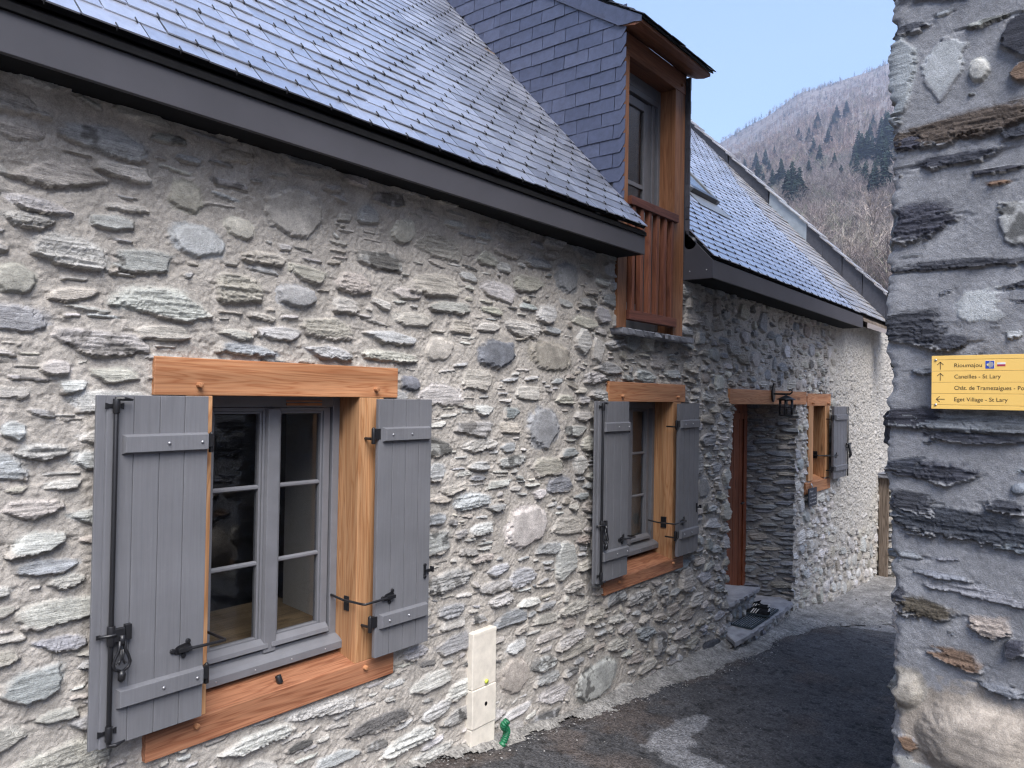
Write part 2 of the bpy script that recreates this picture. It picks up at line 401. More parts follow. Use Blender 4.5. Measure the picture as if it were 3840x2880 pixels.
    for (cx, cz, a, b, kind, ci, *hx_) in manual:
        q = ell(cx, cz, a, b, 1.1)
        if q: occ[q[0], q[1]] |= q[2]
        stamp(cx, cz, a, b, kind, ci, {'l': -.03, 's': .02}.get(kind, 0) + g.uniform(-.05, .05), hscale * {'r': .026, 'b': .028, 's': .021, 'l': .024, 'p': .011}[kind] * g.uniform(.85, 1.2) if not hx_ else hx_[0])
    for (n, a0, a1, r0, r1, kinds, tlm) in classes:
        cxs = g.uniform(xs[0], xs[-1], n); czs = g.uniform(zs[0], zs[-1], n); aa = g.uniform(a0, a1, n); ra = g.uniform(r0, r1, n)
        tt = g.normal(0, tlm, n); kk = g.integers(0, len(kinds), n)
        for t in range(n):
            cx, cz = cxs[t], czs[t]; kind = kinds[kk[t]]; a = aa[t]; b = a / ra[t]
            cis, hm, am = (0, 1, 2, 6, 5, 0), 1.0, 1.0
            if zone:
                zz = zone(cx, cz, g)
                if zz is None: continue
                cis, hm, am, kinds2 = zz
                a *= am
                if kinds2: kind = kinds2[int(g.integers(len(kinds2)))]
            if kind == 'r': b = max(b, a * .55); a = min(a, .13)
            if kind == 'b': b = a * g.uniform(.55, 1.35); a *= .6; b *= .6
            q = ell(cx, cz, a, b, .98)
            if q is None or occ[q[0], q[1]][q[2]].mean() > .13: continue
            q2 = ell(cx, cz, a, b, 1.0); occ[q2[0], q2[1]] |= q2[2]
            H = hscale * hm * g.uniform(.55, 1.25) * {'r': .018, 'b': .020, 's': .015, 'l': .018}[kind] * min(1, .55 + b * 14)
            stamp(cx, cz, a, b, kind, cis[int(g.integers(len(cis)))], tt[t], H)
    mort = mort - cav
    h = np.maximum(hs, mort); msk = np.where(hs > mort, msk, 0)
    soft = .003                                                     # small fillet where mortar meets stone
    h = h + soft * np.exp(-np.abs(hs - mort) / soft) * .5
    h = h + .0010 * min(1, lump * 1.4) * n_fi
    return h, np.concatenate([col, msk[..., None]], -1)

def grid_quads(keep, off=0):
    nz, nx = keep.shape[0] + 1, keep.shape[1] + 1
    idx = np.arange(nz * nx).reshape(nz, nx)
    q = np.stack([idx[:-1, :-1], idx[:-1, 1:], idx[1:, 1:], idx[1:, :-1]], -1)[keep]
    return q + off

def compress(v, q, c):
    used = np.zeros(len(v), bool); used[q.ravel()] = True
    mp = np.cumsum(used) - 1
    return v[used], mp[q], c[used]

def spaced(segs, extra=()):
    out = []
    for a, b, d in segs: out.append(np.arange(a, b, d))
    out.append(np.array([segs[-1][1]] + list(extra)))
    return np.unique(np.round(np.concatenate(out), 5))

# ================================================================ the stone house
house = empty('stone_house', (6, 1.5, -.5), 'long stone house with slate roof, orange wooden lintels and grey shutters', 'house')

WALL_Y = .022
# clear openings (x0,x1,z0,z1) and the outer rectangles of the timber round them
OPEN = [(1.66, 2.46, .40, 1.75), (4.935, 5.78, .40, 1.74), (9.40, 9.895, .78, 1.70), (4.86, 5.895, 2.24, 3.2)]
DOOR = (7.0, 8.8)
TIMB = [(1.433, 2.692, 1.731, 1.881), (1.56, 2.60, .44, 1.731), (1.431, 2.695, .331, .47), (4.75, 5.982, 1.72, 1.867), (4.83, 5.90, .43, 1.72), (4.72, 5.972, .33, .45),
        (9.19, 10.10, 1.69, 1.836), (9.25, 10.06, .78, 1.69), (9.16, 10.105, .65, .83), (6.92, 9.157, 1.705, 1.852), (4.845, 5.908, 2.24, 3.2), (3.27, 3.5, -.3, .4)]
SHUT = [(1.17, 1.63, .42, 1.75), (2.49, 2.9, .42, 1.75), (4.44, 4.93, .42, 1.75), (5.68, 6.13, .42, 1.75), (9.9, 10.6, .72, 1.72), (8.0, 8.1, 1.7, 1.95), (9.1, 9.46, .5, .8)]
xs = spaced([(-2.2, 0, .013), (0, .75, .0065), (.75, 3.0, .0042), (3.0, 5.0, .0045), (5.0, 7.2, .006), (7.2, 9.3, .009), (9.3, 12.62, .013), (12.62, 14.6, .03)], (7.0, 8.8))
zs = spaced([(-1.1, -.6, .008), (-.6, 2.82, .0048)], (1.72,))
manual = [(2.063, 2.549, 0.196, 0.114, 'r', 0), (1.604, 2.353, 0.134, 0.075, 'r', 1), (1.098, 2.506, 0.172, 0.052, 's', 0), (1.318, 2.56, 0.127, 0.038, 's', 0), (1.544, 2.517, 0.086, 0.073, 'r', 2), (1.275, 2.369, 0.091, 0.038, 's', 1), (1.135, 2.24, 0.145, 0.069, 'l', 0), (0.964, 2.12, 0.075, 0.062, 'r', 2), (1.788, 2.442, 0.086, 0.054, 'r', 2), (2.706, 2.587, 0.096, 0.067, 'r', 2), (2.458, 2.622, 0.073, 0.056, 's', 1), (1.79, 2.185, 0.14, 0.074, 'l', 2), (2.079, 2.182, 0.123, 0.062, 'r', 1), (2.409, 2.287, 0.129, 0.062, 'l', 2), (2.355, 2.18, 0.098, 0.044, 's', 0), (1.449, 1.978, 0.136, 0.035, 's', 2), (1.84, 1.933, 0.199, 0.027, 'l', 1), (2.252, 1.946, 0.16, 0.035, 'l', 1), (2.642, 1.944, 0.204, 0.037, 'l', 0), (2.655, 2.046, 0.205, 0.038, 's', 1), (3.098, 2.245, 0.187, 0.041, 's', 0), (3.507, 2.005, 0.2, 0.1, 'r', 11), (4.223, 2.547, 0.15, 0.118, 'r', 4), (4.018, 2.294, 0.14, 0.066, 's', 5), (3.012, 1.996, 0.12, 0.083, 'r', 2), (4.051, 2.011, 0.26, 0.115, 'r', 6), (3.987, 1.546, 0.2, 0.154, 'r', 4), (2.993, 1.338, 0.09, 0.055, 's', 1), (3.821, 0.928, 0.24, 0.151, 'r', 0), (3.714, 0.036, 0.17, 0.128, 'r', 6), (4.676, -0.257, 0.32, 0.148, 'r', 7), (6.6, -0.5, 0.25, 0.085, 'r', 3), (2.791, 1.807, 0.083, 0.048, 'r', 11), (1.099, 1.829, 0.056, 0.033, 's', 5), (1.154, 1.76, 0.061, 0.028, 's', 5), (0.969, 1.607, 0.048, 0.043, 's', 1), (1.06, 1.531, 0.1, 0.035, 'l', 0), (1.024, 1.338, 0.113, 0.039, 'l', 0), (1.06, 1.223, 0.098, 0.045, 's', 5), (1.05, 0.737, 0.107, 0.069, 's', 1), (2.611, 0.108, 0.247, 0.046, 'l', 3), (6.394, 0.965, 0.15, 0.115, 'r', 4), (6.6, 0.622, 0.2, 0.059, 's', 1), (2.266, 0.275, 0.24, 0.04, 'l', 5), (1.925, 0.249, 0.206, 0.04, 'l', 5), (7.766, 2.55, 0.13, 0.124, 'b', 4), (7.27, 2.6, 0.14, 0.091, 'b', 2), (8.47, 2.285, 0.12, 0.082, 'b', 5), (3.814, 2.464, 0.192, 0.064, 's', 2), (0.987, 2.327, 0.097, 0.032, 'l', 0), (1.028, 2.383, 0.129, 0.028, 'l', 5), (8.3, 1.98, .07, .1, 'b', 4), (9.1, 1.95, .08, .06, 'r', 5), (9.45, 1.97, .08, .09, 'b', 5)]
classes = [(3000, .12, .23, 2.4, 4.2, 'slsl', .05), (12000, .07, .14, 2.1, 4.6, 'slssl', .07), (9000, .05, .10, 5, 9, 'sl', .08), (12000, .035, .09, 7, 13, 'l', .06), (22000, .03, .07, 2.2, 4.5, 'sls', .12), (6000, .018, .035, 2, 5, 's', .2)]

def zone(cx, cz, g):
    if cx > 10.25 + .35 * math.sin(cz * 5):                         # roughcast end of the house, stones showing low down
        if cz > .15 + .25 * math.sin(cx * 3.1) and g.random() > .06: return None
        return (0, 5, 2, 10, 7), 1.5, .8, 'brbs'
    if cx > 6.2 and cz > 1.85: return (4, 7, 6, 0, 2), 1.5, .75, 'bsrl'
    if cx > 8.8: return (5, 0, 1, 5, 2), 1.6, .72, 'bsrs'
    if cx > 4.2: return (0, 1, 6, 4, 7, 2, 0), 1.55, .95, 'slslsb'
    if cz < .3: return (5, 0, 1, 5, 7), 1.25, 1.15, None
    if cx > 2.9: return (0, 1, 2, 7, 5, 4), 1.25, 1.0, 'slsll'
    return (0, 2, 0, 1, 0, 5, 2, 7), 1.05, 1.05, None

h, colr = stone_field(xs, zs, manual, classes, 11, (.43, .40, .362), zone, blend=.72)
X = xs[None, :]; Z = zs[:, None]
pl = sstep(10.1, 10.6, X + .25 * fbm(X * 3, Z * 3, 90, 3)) * sstep(-.35, .25, Z + .5 * fbm(X * 2.5, Z * 2.5, 95, 3))   # cream roughcast
rc = fbm(X * 40, Z * 40, 97, 3)
h = h * (1 - pl) + pl * (np.maximum(h, .006) * .5 + .016 * rc + .012)
colr[..., 3] *= 1 - pl; colr[..., :3] = colr[..., :3] * (1 - .8 * pl[..., None]) + .8 * pl[..., None] * np.array((.43, .405, .365), np.float32) * (1 + .25 * rc[..., None])
h = h + .085 * sstep(2.48, 2.77, Z + .05 * fbm(X * 4, Z * 4, 99, 2)) * (1 - sstep(2.8, 4.5, X))      # top courses lean out under the eave
for (a, b, c, d) in TIMB:
    dx = np.maximum(np.maximum(a - X, X - b), 0); dz = np.maximum(np.maximum(c - Z, Z - d), 0)
    h = np.minimum(h, np.where(dx + dz > 0, .017 + np.hypot(dx, dz) * .55, .011))
for (a, b, c, d) in SHUT:
    h = np.where((X > a) & (X < b) & (Z > c) & (Z < d), np.minimum(h, .052), h)

# front sheet, with the two door corners turned inwards
PX = np.broadcast_to(X, h.shape).copy(); PY = WALL_Y - h; PZ = np.broadcast_to(Z, h.shape).copy()
rows = np.where(zs <= 1.7201)[0]; zr = zs[rows]
rev = []
for side, x0, n2, d2, ln, lean in (('l', 7.0, (1.0, 0.0), (0.0, 1.0), .5, lambda z: np.interp(z, [-.6, .03, .78, 1.69], [-.07, -.075, -.06, .05])),
                                   ('r', 8.8, (-.845, -.534), (-.534, .845), .58, lambda z: np.interp(z, [-.6, 1.69], [-.05, .045]))):
    ts = np.unique(np.round(np.concatenate([np.arange(0, .12, .006), np.arange(.12, ln, .01), [ln]]), 5))
    hr, cr = stone_field(ts, zr, [(.3, .75, .16, .05, 's', 11), (.38, .2, .15, .045, 's', 6)], [(500, .08, .2, 3, 6, 'sl', .03), (1800, .05, .1, 3, 6, 'sl', .05), (2500, .02, .05, 2, 4, 's', .1)],
                         23 if side == 'l' else 29, (.26, .25, .235), lambda cx, cz, g: ((11, 4, 11, 6, 4), 1.3, 1.0, None))
    hr[:, 0] = hr[:, :6].max(1) + .020 * np.abs(vnoise(zr * 16, 0, 5)) + .010 * vnoise(zr * 45, 0, 6)
    hr[:, 1:6] = hr[:, 1:6] * np.linspace(.2, 1, 5) + hr[:, :1] * np.linspace(.8, 0, 5)
    jc = int(np.argmin(np.abs(xs - x0)))
    h1 = h[rows, jc]; sh = lean(zr)
    rng_j = range(jc, min(jc + 70, len(xs))) if side == 'r' else range(max(jc - 70, 0), jc + 1)
    for j in rng_j:
        dd = abs(xs[j] - x0); w = max(0, 1 - dd / .06); w2 = max(0, 1 - dd / .3)
        PX[rows, j] += n2[0] * hr[:, 0] * w + sh * w2; PY[rows, j] += n2[1] * hr[:, 0] * w
    w1 = np.clip(1 - ts / .06, 0, 1)[None, :]
    VX = x0 + d2[0] * ts[None, :] + n2[0] * hr + sh[:, None]; VY = WALL_Y + d2[1] * ts[None, :] + n2[1] * hr - h1[:, None] * w1
    VZ = np.broadcast_to(zr[:, None], VX.shape)
    rev.append((np.stack([VX, VY, VZ], -1).reshape(-1, 3), grid_quads(np.ones((len(zr) - 1, len(ts) - 1), bool)), cr.reshape(-1, 4), side))
cxm = (xs[:-1] + xs[1:]) / 2; czm = (zs[:-1] + zs[1:]) / 2
keep = (czm[:, None] > (G(cxm) - .1)[None, :])
for (a, b, c, d) in OPEN: keep &= ~((cxm[None, :] > a) & (cxm[None, :] < b) & (czm[:, None] > c) & (czm[:, None] < d))
keep &= ~((cxm[None, :] > DOOR[0]) & (cxm[None, :] < DOOR[1]) & (czm[:, None] < 1.72) & (czm[:, None] > -.52))
V = [np.stack([PX, PY, PZ], -1).reshape(-1, 3)]; Q = [grid_quads(keep)]; CC = [colr.reshape(-1, 4)]
for v_, q_, c_, side in rev:
    if side == 'l': q_ = q_[:, ::-1]
    Q.append((q_[:, ::-1] if side == 'r' else q_) + sum(len(a) for a in V)); V.append(v_); CC.append(c_)
v_, q_, c_ = compress(np.concatenate(V), np.concatenate(Q), np.concatenate(CC))
wall = child(np_mesh('wall', v_, q_, M['stone'], col=c_, smooth=True), house)
del V, Q, CC, PX, PY, PZ, h, colr, pl, rc, keep, rev

# ---------------------------------------------------------------- the neighbouring stone building at the right of the lane
bld = empty('stone_building', (4.6, -3.2, -.3), 'rough dark schist corner of a neighbouring building that carries the yellow sign', 'building')
fs = spaced([(0, .56, .0042), (.56, 1.2, .012), (1.2, 3.2, .03)]); fz = spaced([(-.6, .2, .012), (.2, 3.55, .0048), (3.55, 7.0, .025)])
mn = [(0.164, 3.062, 0.085, 0.12, 'p', 1), (0.02, 3.074, 0.06, 0.19, 'b', 4), (0.25, 2.824, 0.32, 0.068, 'l', 8), (0.05, 2.80, 0.09, 0.05, 'l', 3), (0.43, 3.109, 0.075, 0.10, 'b', 3), (0.435, 2.957, 0.03, 0.034, 'b', 9), (0.293, 3.024, 0.039, 0.057, 'r', 0), (0.32, 3.2, 0.11, 0.018, 'l', 7), (0.09, 2.485, 0.135, 0.10, 'l', 3), (0.364, 2.628, 0.10, 0.014, 'l', 3), (0.357, 2.578, 0.05, 0.014, 's', 9), (0.44, 2.419, 0.085, 0.11, 'p', 7), (0.226, 2.288, 0.29, 0.030, 'l', 3), (0.291, 2.122, 0.095, 0.07, 'p', 1), (0.07, 2.054, 0.135, 0.095, 'l', 3), (0.2, 1.99, 0.09, 0.04, 'l', 3), (0.412, 2.011, 0.032, 0.02, 's', 1), (0.262, 1.673, 0.27, 0.05, 'l', 11), (0.09, 1.69, 0.12, 0.05, 'l', 3), (0.171, 1.482, 0.15, 0.055, 'l', 3), (0.05, 1.50, 0.07, 0.04, 'l', 3), (0.264, 1.30, 0.33, 0.075, 'l', 3), (0.06, 1.36, 0.10, 0.05, 'l', 3), (0.42, 1.24, 0.1, 0.05, 'l', 11), (0.40, 1.375, 0.075, 0.026, 'l', 3), (0.43, 1.44, 0.028, 0.024, 'r', 11), (0.108, 0.946, 0.15, 0.05, 'l', 8), (0.0, 0.98, 0.07, 0.05, 'l', 3), (0.333, 0.923, 0.09, 0.038, 'l', 6), (0.233, 0.775, 0.095, 0.045, 'l', 9), (0.30, 0.47, 0.31, 0.235, 'r', 10, .075), (0.05, 0.60, 0.10, 0.11, 'r', 10, .045), (0.063, 0.40, 0.041, 0.03, 'b', 9), (0.417, 0.862, 0.035, 0.035, 'b', 3), (0.035, 3.271, 0.08, 0.025, 'l', 3), (0.114, 1.878, 0.068, 0.02, 'l', 11), (.09, .3, .11, .05, 'p', 0), (.2, 1.08, .12, .014, 'l', 11), (.33, 1.85, .1, .02, 'l', 7), (.3, 3.36, .25, .04, 'l', 3), (.45, 2.75, .08, .03, 'l', 3), (.22, 2.70, .18, .03, 'l', 3), (.3, 1.62, .2, .02, 'l', 3), (.38, .70, .1, .02, 'l', 11)]
hf, cf = stone_field(fs, fz, mn, [(260, .11, .22, 3.2, 5.5, 'l', .08), (600, .05, .12, 3, 7, 'lls', .1), (1500, .012, .045, 2, 5, 'sl', .2)], 41, (.25, .255, .268),
                     lambda cx, cz, g: None if (cx < .5 and cz < 3.4 and g.random() < .5) else ((3, 11, 3, 4), 1.3, 1.2, 'l'), mort_amp=1.1, lump=.25, hscale=.72, blend=.97, ragged=1.6)
for (a, b, c, d) in ((.13, 1.2, 1.70, 1.95),):
    hf = np.where((fs[None, :] > a) & (fs[None, :] < b) & (fz[:, None] > c) & (fz[:, None] < d), np.minimum(hf, .032), hf)
ts = spaced([(0, .15, .006), (.15, .6, .02), (.6, 4.4, .05)])
hl, cl_ = stone_field(ts, fz, [], [(700, .1, .25, 2.5, 5, 'lsr', .08), (2500, .05, .12, 2.5, 5, 'ls', .1)], 47, (.27, .275, .285), lambda cx, cz, g: ((3, 11, 4, 7, 0), 1.4, 1.0, None), hscale=1.3)
P0 = np.array([3.4, -2.175]); sd = np.array([-.1219, -.9925]); n1 = np.array([-.9925, .1219]); n2 = np.array([0., 1.]); td = np.array([1., 0.])
soff = np.interp(fz, [.2, .39, .76, .94, 1.3, 1.6, 2.03, 2.33, 2.83, 3.4], [.014, .014, .028, -.003, -.006, -.02, -.025, -.007, -.019, -.02]) + .014 * vnoise(fz * 8, 0, 71) + .013 * vnoise(fz * 24, 0, 72) + .007 * vnoise(fz * 65, 0, 73)
hl[:, :8] = np.maximum(hl[:, :8] * .3, 0); lc = -soff + .012
w = np.clip(1 - fs / .07, 0, 1)[None, :]; wt = np.clip(1 - ts / .12, 0, 1)[None, :]
A = P0[None, None, :] + sd * fs[None, :, None] + n1 * hf[..., None] + n2 * (lc[:, None] * w)[..., None]
B = P0[None, None, :] + td * ts[None, :, None] + n2 * (hl + (lc - hl[:, 0])[:, None] * wt)[..., None] + n1 * (hf[:, :1] * wt)[..., None]
rnd = .018 * np.clip(1 - fs / .035, 0, 1)[None, :] ** 2; A += -(n1 + n2) * rnd[..., None] * .5      # worn arris
rnt = .018 * np.clip(1 - ts / .035, 0, 1)[None, :] ** 2; B += -(n1 + n2) * rnt[..., None] * .5
va = np.concatenate([A, np.broadcast_to(fz[:, None, None], A.shape[:2] + (1,))], -1).reshape(-1, 3)
vb = np.concatenate([B, np.broadcast_to(fz[:, None, None], B.shape[:2] + (1,))], -1).reshape(-1, 3)
qa = grid_quads(np.ones((len(fz) - 1, len(fs) - 1), bool))[:, ::-1]; qb = grid_quads(np.ones((len(fz) - 1, len(ts) - 1), bool)) + len(va)
o = child(np_mesh('wall', np.concatenate([va, vb]), np.concatenate([qa, qb[:, ::-1]]), M['schist'], col=np.concatenate([cf.reshape(-1, 4), cl_.reshape(-1, 4)]), smooth=True), bld)
mb = MB(); mb.box(3.5, 7.7, -5.2, -2.26, -.7, 6.98); mb.box(3.1, 3.5, -5.3, -5.2, -.6, 6.98)
child(mb.build('wall_core', M['roomdark'], None), bld)
mb = MB(); mb.hexa([(2.7, -5.6, 6.98), (8.0, -5.6, 6.98), (8.0, -1.95, 6.98), (3.15, -1.95, 6.98), (2.7, -5.6, 7.1), (8.0, -5.6, 7.1), (8.0, -1.95, 7.1), (3.15, -1.95, 7.1)])
child(mb.build('roof', M['slate_dark'], None), bld)
del hf, cf, hl, cl_, A, B, va, vb
# ---------------------------------------------------------------- slates
def slates(rows, u0, u1, width, expo, frame, jit=.004, seed=1, inside=None, thick=.006, lift=.0092, clip=None, hooks=0, over=.03, wvar=.0):
    """courses of thin slates; frame(u, w, n) maps (along course, up slope, out of surface) to world arrays"""
    g = np.random.default_rng(seed); vs, qs, mi = [], [], []; o = 0
    for r in rows:
        w = r * expo; off = (r % 2) * .5 * width + g.uniform(-.01, .01)
        u = u0 - off
        while u < u1:
            wd = width * (1 + g.uniform(-wvar, wvar)); a, b = u + .0028, u + wd - .0028; u += wd
            a2, b2 = max(a, u0), min(b, u1)
            if b2 - a2 < .02: continue
            if inside and not inside((a2 + b2) / 2, w + expo * .5): continue
            j = g.uniform(-jit, jit, 4); lf = lift * g.uniform(.7, 1.35)
            wb = w + g.uniform(-jit, jit) * .6; wt = w + expo + over
            loc = [(a2, wb + j[0] * .4, lf + j[1] * .3), (b2, wb + j[2] * .4, lf + j[3] * .3), (b2, wt, .001), (a2, wt, .001)]
            if clip and clip(a2, b2, w):                             # last slate of the row has its corner cut
                c = .055
                loc = [(a2, wb, lf), (b2 - c * .7, wb, lf), (b2, wb + c, lf * .7), (b2, wt, .001), (a2, wt, .001)]
            n = len(loc)
            top = np.array(loc); bot = top.copy(); bot[:, 2] -= thick
            P = np.concatenate([top, bot])
            vs.append(frame(P[:, 0], P[:, 1], P[:, 2]))
            if n == 4:
                qs += [(o, o + 1, o + 2, o + 3), (o + 4, o + 5, o + 1, o), (o + 5, o + 6, o + 2, o + 1), (o + 7, o + 4, o, o + 3)]; mi += [0] * 4
            else:
                qs += [(o, o + 1, o + 2, o + 3), (o, o + 3, o + 4, o + 4), (o + 5, o + 6, o + 1, o), (o + 6, o + 7, o + 2, o + 1), (o + 7, o + 8, o + 3, o + 2)]; mi += [0] * 5
            o += 2 * n
            if hooks and w < hooks:
                uc = (a2 + b2) / 2; hw = .0014
                hv = np.array([(uc - hw, wb - .012, lf + .004), (uc + hw, wb - .012, lf + .004), (uc + hw, wb + .02, lf + .004), (uc - hw, wb + .02, lf + .004),
                               (uc - hw, wb - .012, lf - .012), (uc + hw, wb - .012, lf - .012), (uc + hw, wb + .02, lf - .001), (uc - hw, wb + .02, lf - .001)])
                vs.append(frame(hv[:, 0], hv[:, 1], hv[:, 2]))
                qs += [(o, o + 1, o + 2, o + 3), (o + 4, o + 5, o + 1, o), (o + 5, o + 6, o + 2, o + 1), (o + 7, o + 4, o, o + 3)]; mi += [1] * 4; o += 8
    return np.concatenate(vs), qs, mi

def slate_mesh(name, data, mats, parent):
    v, q, mi = data
    me = bpy.data.meshes.new(name)
    q2 = [f if len(set(f)) == 4 else (f[0], f[1], f[2]) for f in q]
    me.from_pydata(v.tolist(), [], q2)
    for m in mats: me.materials.append(m)
    me.polygons.foreach_set('material_index', mi); me.update()
    o = bpy.data.objects.new(name, me); COL.objects.link(o); return child(o, parent)

AL = math.atan(1.113); CA, SA = math.cos(AL), math.sin(AL)
EY, EZ = -.255, 2.962
def roof_frame(u, w, n): return np.stack([u, EY + w * CA - n * SA, EZ + w * SA + n * CA - np.where(np.asarray(u) > 5.9, .03 + .009 * (np.asarray(u) - 5.95), 0)], -1)
def roof_z(y): return EZ + (y - EY) * 1.113
def roof_v(y): return roof_z(y) - .085
RIDGE_W = 5.75
def old_edge(w): return 10.15 + .2 * math.sin(w * 2.1) + (0 if w < .6 else (w - .6) * .48)
new_r = slates(range(0, 54), -2.3, 4.835, .222, .1065, roof_frame, seed=3, hooks=6)
new_r2 = slates(range(0, 54), 5.94, 12.0, .222, .1065, roof_frame, seed=4, hooks=6, inside=lambda u, w: u < old_edge(w) and not (7.17 < u < 7.95 and 1.2 < w < 2.35))
vv = np.concatenate([new_r[0], new_r2[0]]); k = len(new_r[0])
top_fill = slates(range(40, 54), 4.835, 5.94, .222, .1065, roof_frame, seed=8)
k2 = len(vv); vv = np.concatenate([vv, top_fill[0]])
roof = slate_mesh('roof', (vv, new_r[1] + [tuple(i + k for i in f) for f in new_r2[1]] + [tuple(i + k2 for i in f) for f in top_fill[1]], new_r[2] + new_r2[2] + top_fill[2]), [M['slate'], M['hook']], house)
old = slate_mesh('weathered_roof', slates(range(0, 44), 9.9, 12.02, .25, .13, roof_frame, jit=.010, seed=5, lift=.012, thick=.008, wvar=.25, inside=lambda u, w: u > old_edge(w) - .02), [M['oldslate']], house)
ov = MB(); ov.add([tuple(float(q) for q in roof_frame(np.array(float(a)), np.array(float(b)), np.array(-.004))) for a, b in ((10.3, .02), (12.0, .02), (12.0, 5.7), (12.0 if old_edge(5.7) > 12 else old_edge(5.7), 5.7), (10.25, .7))], [(0, 1, 2, 3, 4)])
for p_ in (ov,):
    bm_ = bmesh.new(); bm_.from_mesh(old.data); vs_ = [bm_.verts.new(q) for q in p_.v]; bm_.faces.new(vs_); bm_.to_mesh(old.data); bm_.free()
tag(old, 'older weathered slates with brown lichen at the far end of the roof')
mb = MB()                                                            # boarding under the slates
for x0, x1 in ((-2.3, 4.83), (5.945, 12.3)):
    f = lambda u, w, n: tuple(roof_frame(np.array(float(u)), np.array(float(w)), np.array(float(n))))
    mb.hexa([f(x0, .02, -.03), f(x1, .02, -.03), f(x1, RIDGE_W, -.03), f(x0, RIDGE_W, -.03), f(x0, .02, -.006), f(x1, .02, -.006), f(x1, RIDGE_W, -.006), f(x0, RIDGE_W, -.006)])
mb.hexa([f(4.83, 3.6, -.03), f(5.945, 3.6, -.03), f(5.945, RIDGE_W, -.03), f(4.83, RIDGE_W, -.03), f(4.83, 3.6, -.006), f(5.945, 3.6, -.006), f(5.945, RIDGE_W, -.006), f(4.83, RIDGE_W, -.006)])
ry = EY + RIDGE_W * CA; rz = EZ + RIDGE_W * SA
mb.add([(-2.3, ry, rz), (12.3, ry, rz - .02), (12.3, ry + 3.6, rz - 4), (-2.3, ry + 3.6, rz - 4)], [(0, 1, 2, 3)])
child(mb.build('roof_boarding', M['dark']), house)
mb = MB(); mb.box(-2.3, 12.3, 7.1, 7.2, -1, rz - 3.9)                 # rear wall and gables close the shell
mb.prism([(-2.2, .1, -.5), (-2.2, 7.1, -.5), (-2.2, 7.1, 3.3), (-2.2, ry, rz - .1), (-2.2, .1, 3.2)], (.1, 0, 0)); mb.prism([(12.15, .1, -1), (12.15, 7.1, -1), (12.15, 7.1, 3.3), (12.15, ry, rz - .1), (12.15, .1, 3.2)], (.1, 0, 0))
child(mb.build('gable', M['roomdark']), house)

# ---------------------------------------------------------------- eaves
mb = MB(); mb.box(-2.3, 4.845, -.222, -.2, 2.775, 2.905); mb.box(-2.3, 4.845, -.2, .03, 2.775, 2.79, 1); mb.box(4.823, 4.845, -.2, .02, 2.79, 2.955)
mb.hexa([(-2.3, -.235, 2.905), (4.845, -.235, 2.905), (4.845, -.2, 2.905), (-2.3, -.2, 2.905), (-2.3, -.235, 2.93), (4.845, -.235, 2.93), (4.845, -.2, 2.955), (-2.3, -.2, 2.955)], 1)  # black lip paints the shadow band between fascia and slates
child(mb.build('fascia', [M['fascia'], M['dark']], None, .002), house)
mb = MB()
mb.hexa([(5.95, -.245, 2.755), (10.62, -.245, 2.71), (10.62, -.225, 2.71), (5.95, -.225, 2.755), (5.95, -.245, 2.905), (10.62, -.245, 2.862), (10.62, -.225, 2.862), (5.95, -.225, 2.905)])
mb.hexa([(5.95, -.225, 2.755), (10.62, -.225, 2.71), (10.62, .03, 2.71), (5.95, .03, 2.755), (5.95, -.225, 2.77), (10.62, -.225, 2.725), (10.62, .03, 2.725), (5.95, .03, 2.77)], 1)
fr_ = child(mb.build('fascia', [M['fascia'], M['dark']], None, .002), house)
mb = MB(); mb.prism([(5.93, -.255, 2.75), (5.93, .02, 2.75), (5.93, .02, 3.19), (5.93, -.255, 2.895)], (.022, 0, 0))
rb_ = child(mb.build('return_board', M['fascia'], None, .003), house)
mb = MB(); mb.tube([(5.926, -.05, 2.82), (5.931, -.05, 2.82)], .006, 8); mb.tube([(5.926, -.2, 3.0 - .18), (5.931, -.2, 2.82)], .006, 8); mb.each('screw', M['steel'], rb_)
mb = MB()                                                            # roof boards seen under the old slates
mb.hexa([(10.62, -.25, 2.80), (12.6, -.25, 2.78), (12.6, .06, 3.10), (10.62, .06, 3.12), (10.62, -.25, 2.83), (12.6, -.25, 2.81), (12.6, .06, 3.13), (10.62, .06, 3.15)])
child(mb.build('soffit', M['oldwood']), house)

# ---------------------------------------------------------------- raised verge at the far end of the roof
def offz(y): return float(np.interp(y, [-.5, -.27, .9, 1.95, 2.86, 4], [.42, .41, .30, .22, .12, .05]))
bnd = [-.5, -.2, .12, .40, .68, .93, 1.52, 1.8, 2.2, 2.6, 3.0, 3.5]
mb = MB(); mz = MB(); cap = MB(); mu = MB()
for i in range(len(bnd) - 1):
    y0, y1 = bnd[i] + .004, bnd[i + 1]
    t_ = mz if abs(y0 - .934) < .01 else mb if y0 < .9 else mu
    xo = 12.0 + random.uniform(-.008, .008); sk = random.uniform(-.02, .02)
    t_.prism([(xo, y0, roof_v(y0) - .1), (xo, y1, roof_v(y1) - .1), (xo, y1 + sk, roof_v(y1) + offz(y1) + .0), (xo, y0 + sk, roof_v(y0) + offz(y0))], (.02, 0, 0))
mu.prism([(12.032, -.5, roof_v(-.5) - .1), (12.032, 3.5, roof_v(3.5) - .1), (12.032, 3.5, roof_v(3.5) + .03), (12.032, 1.9, roof_v(1.9) + offz(1.9) - .02), (12.032, .9, roof_v(.9) + offz(.9) - .02), (12.032, -.5, roof_v(-.5) + offz(-.5) - .02)], (.2, 0, 0))
y = -.55
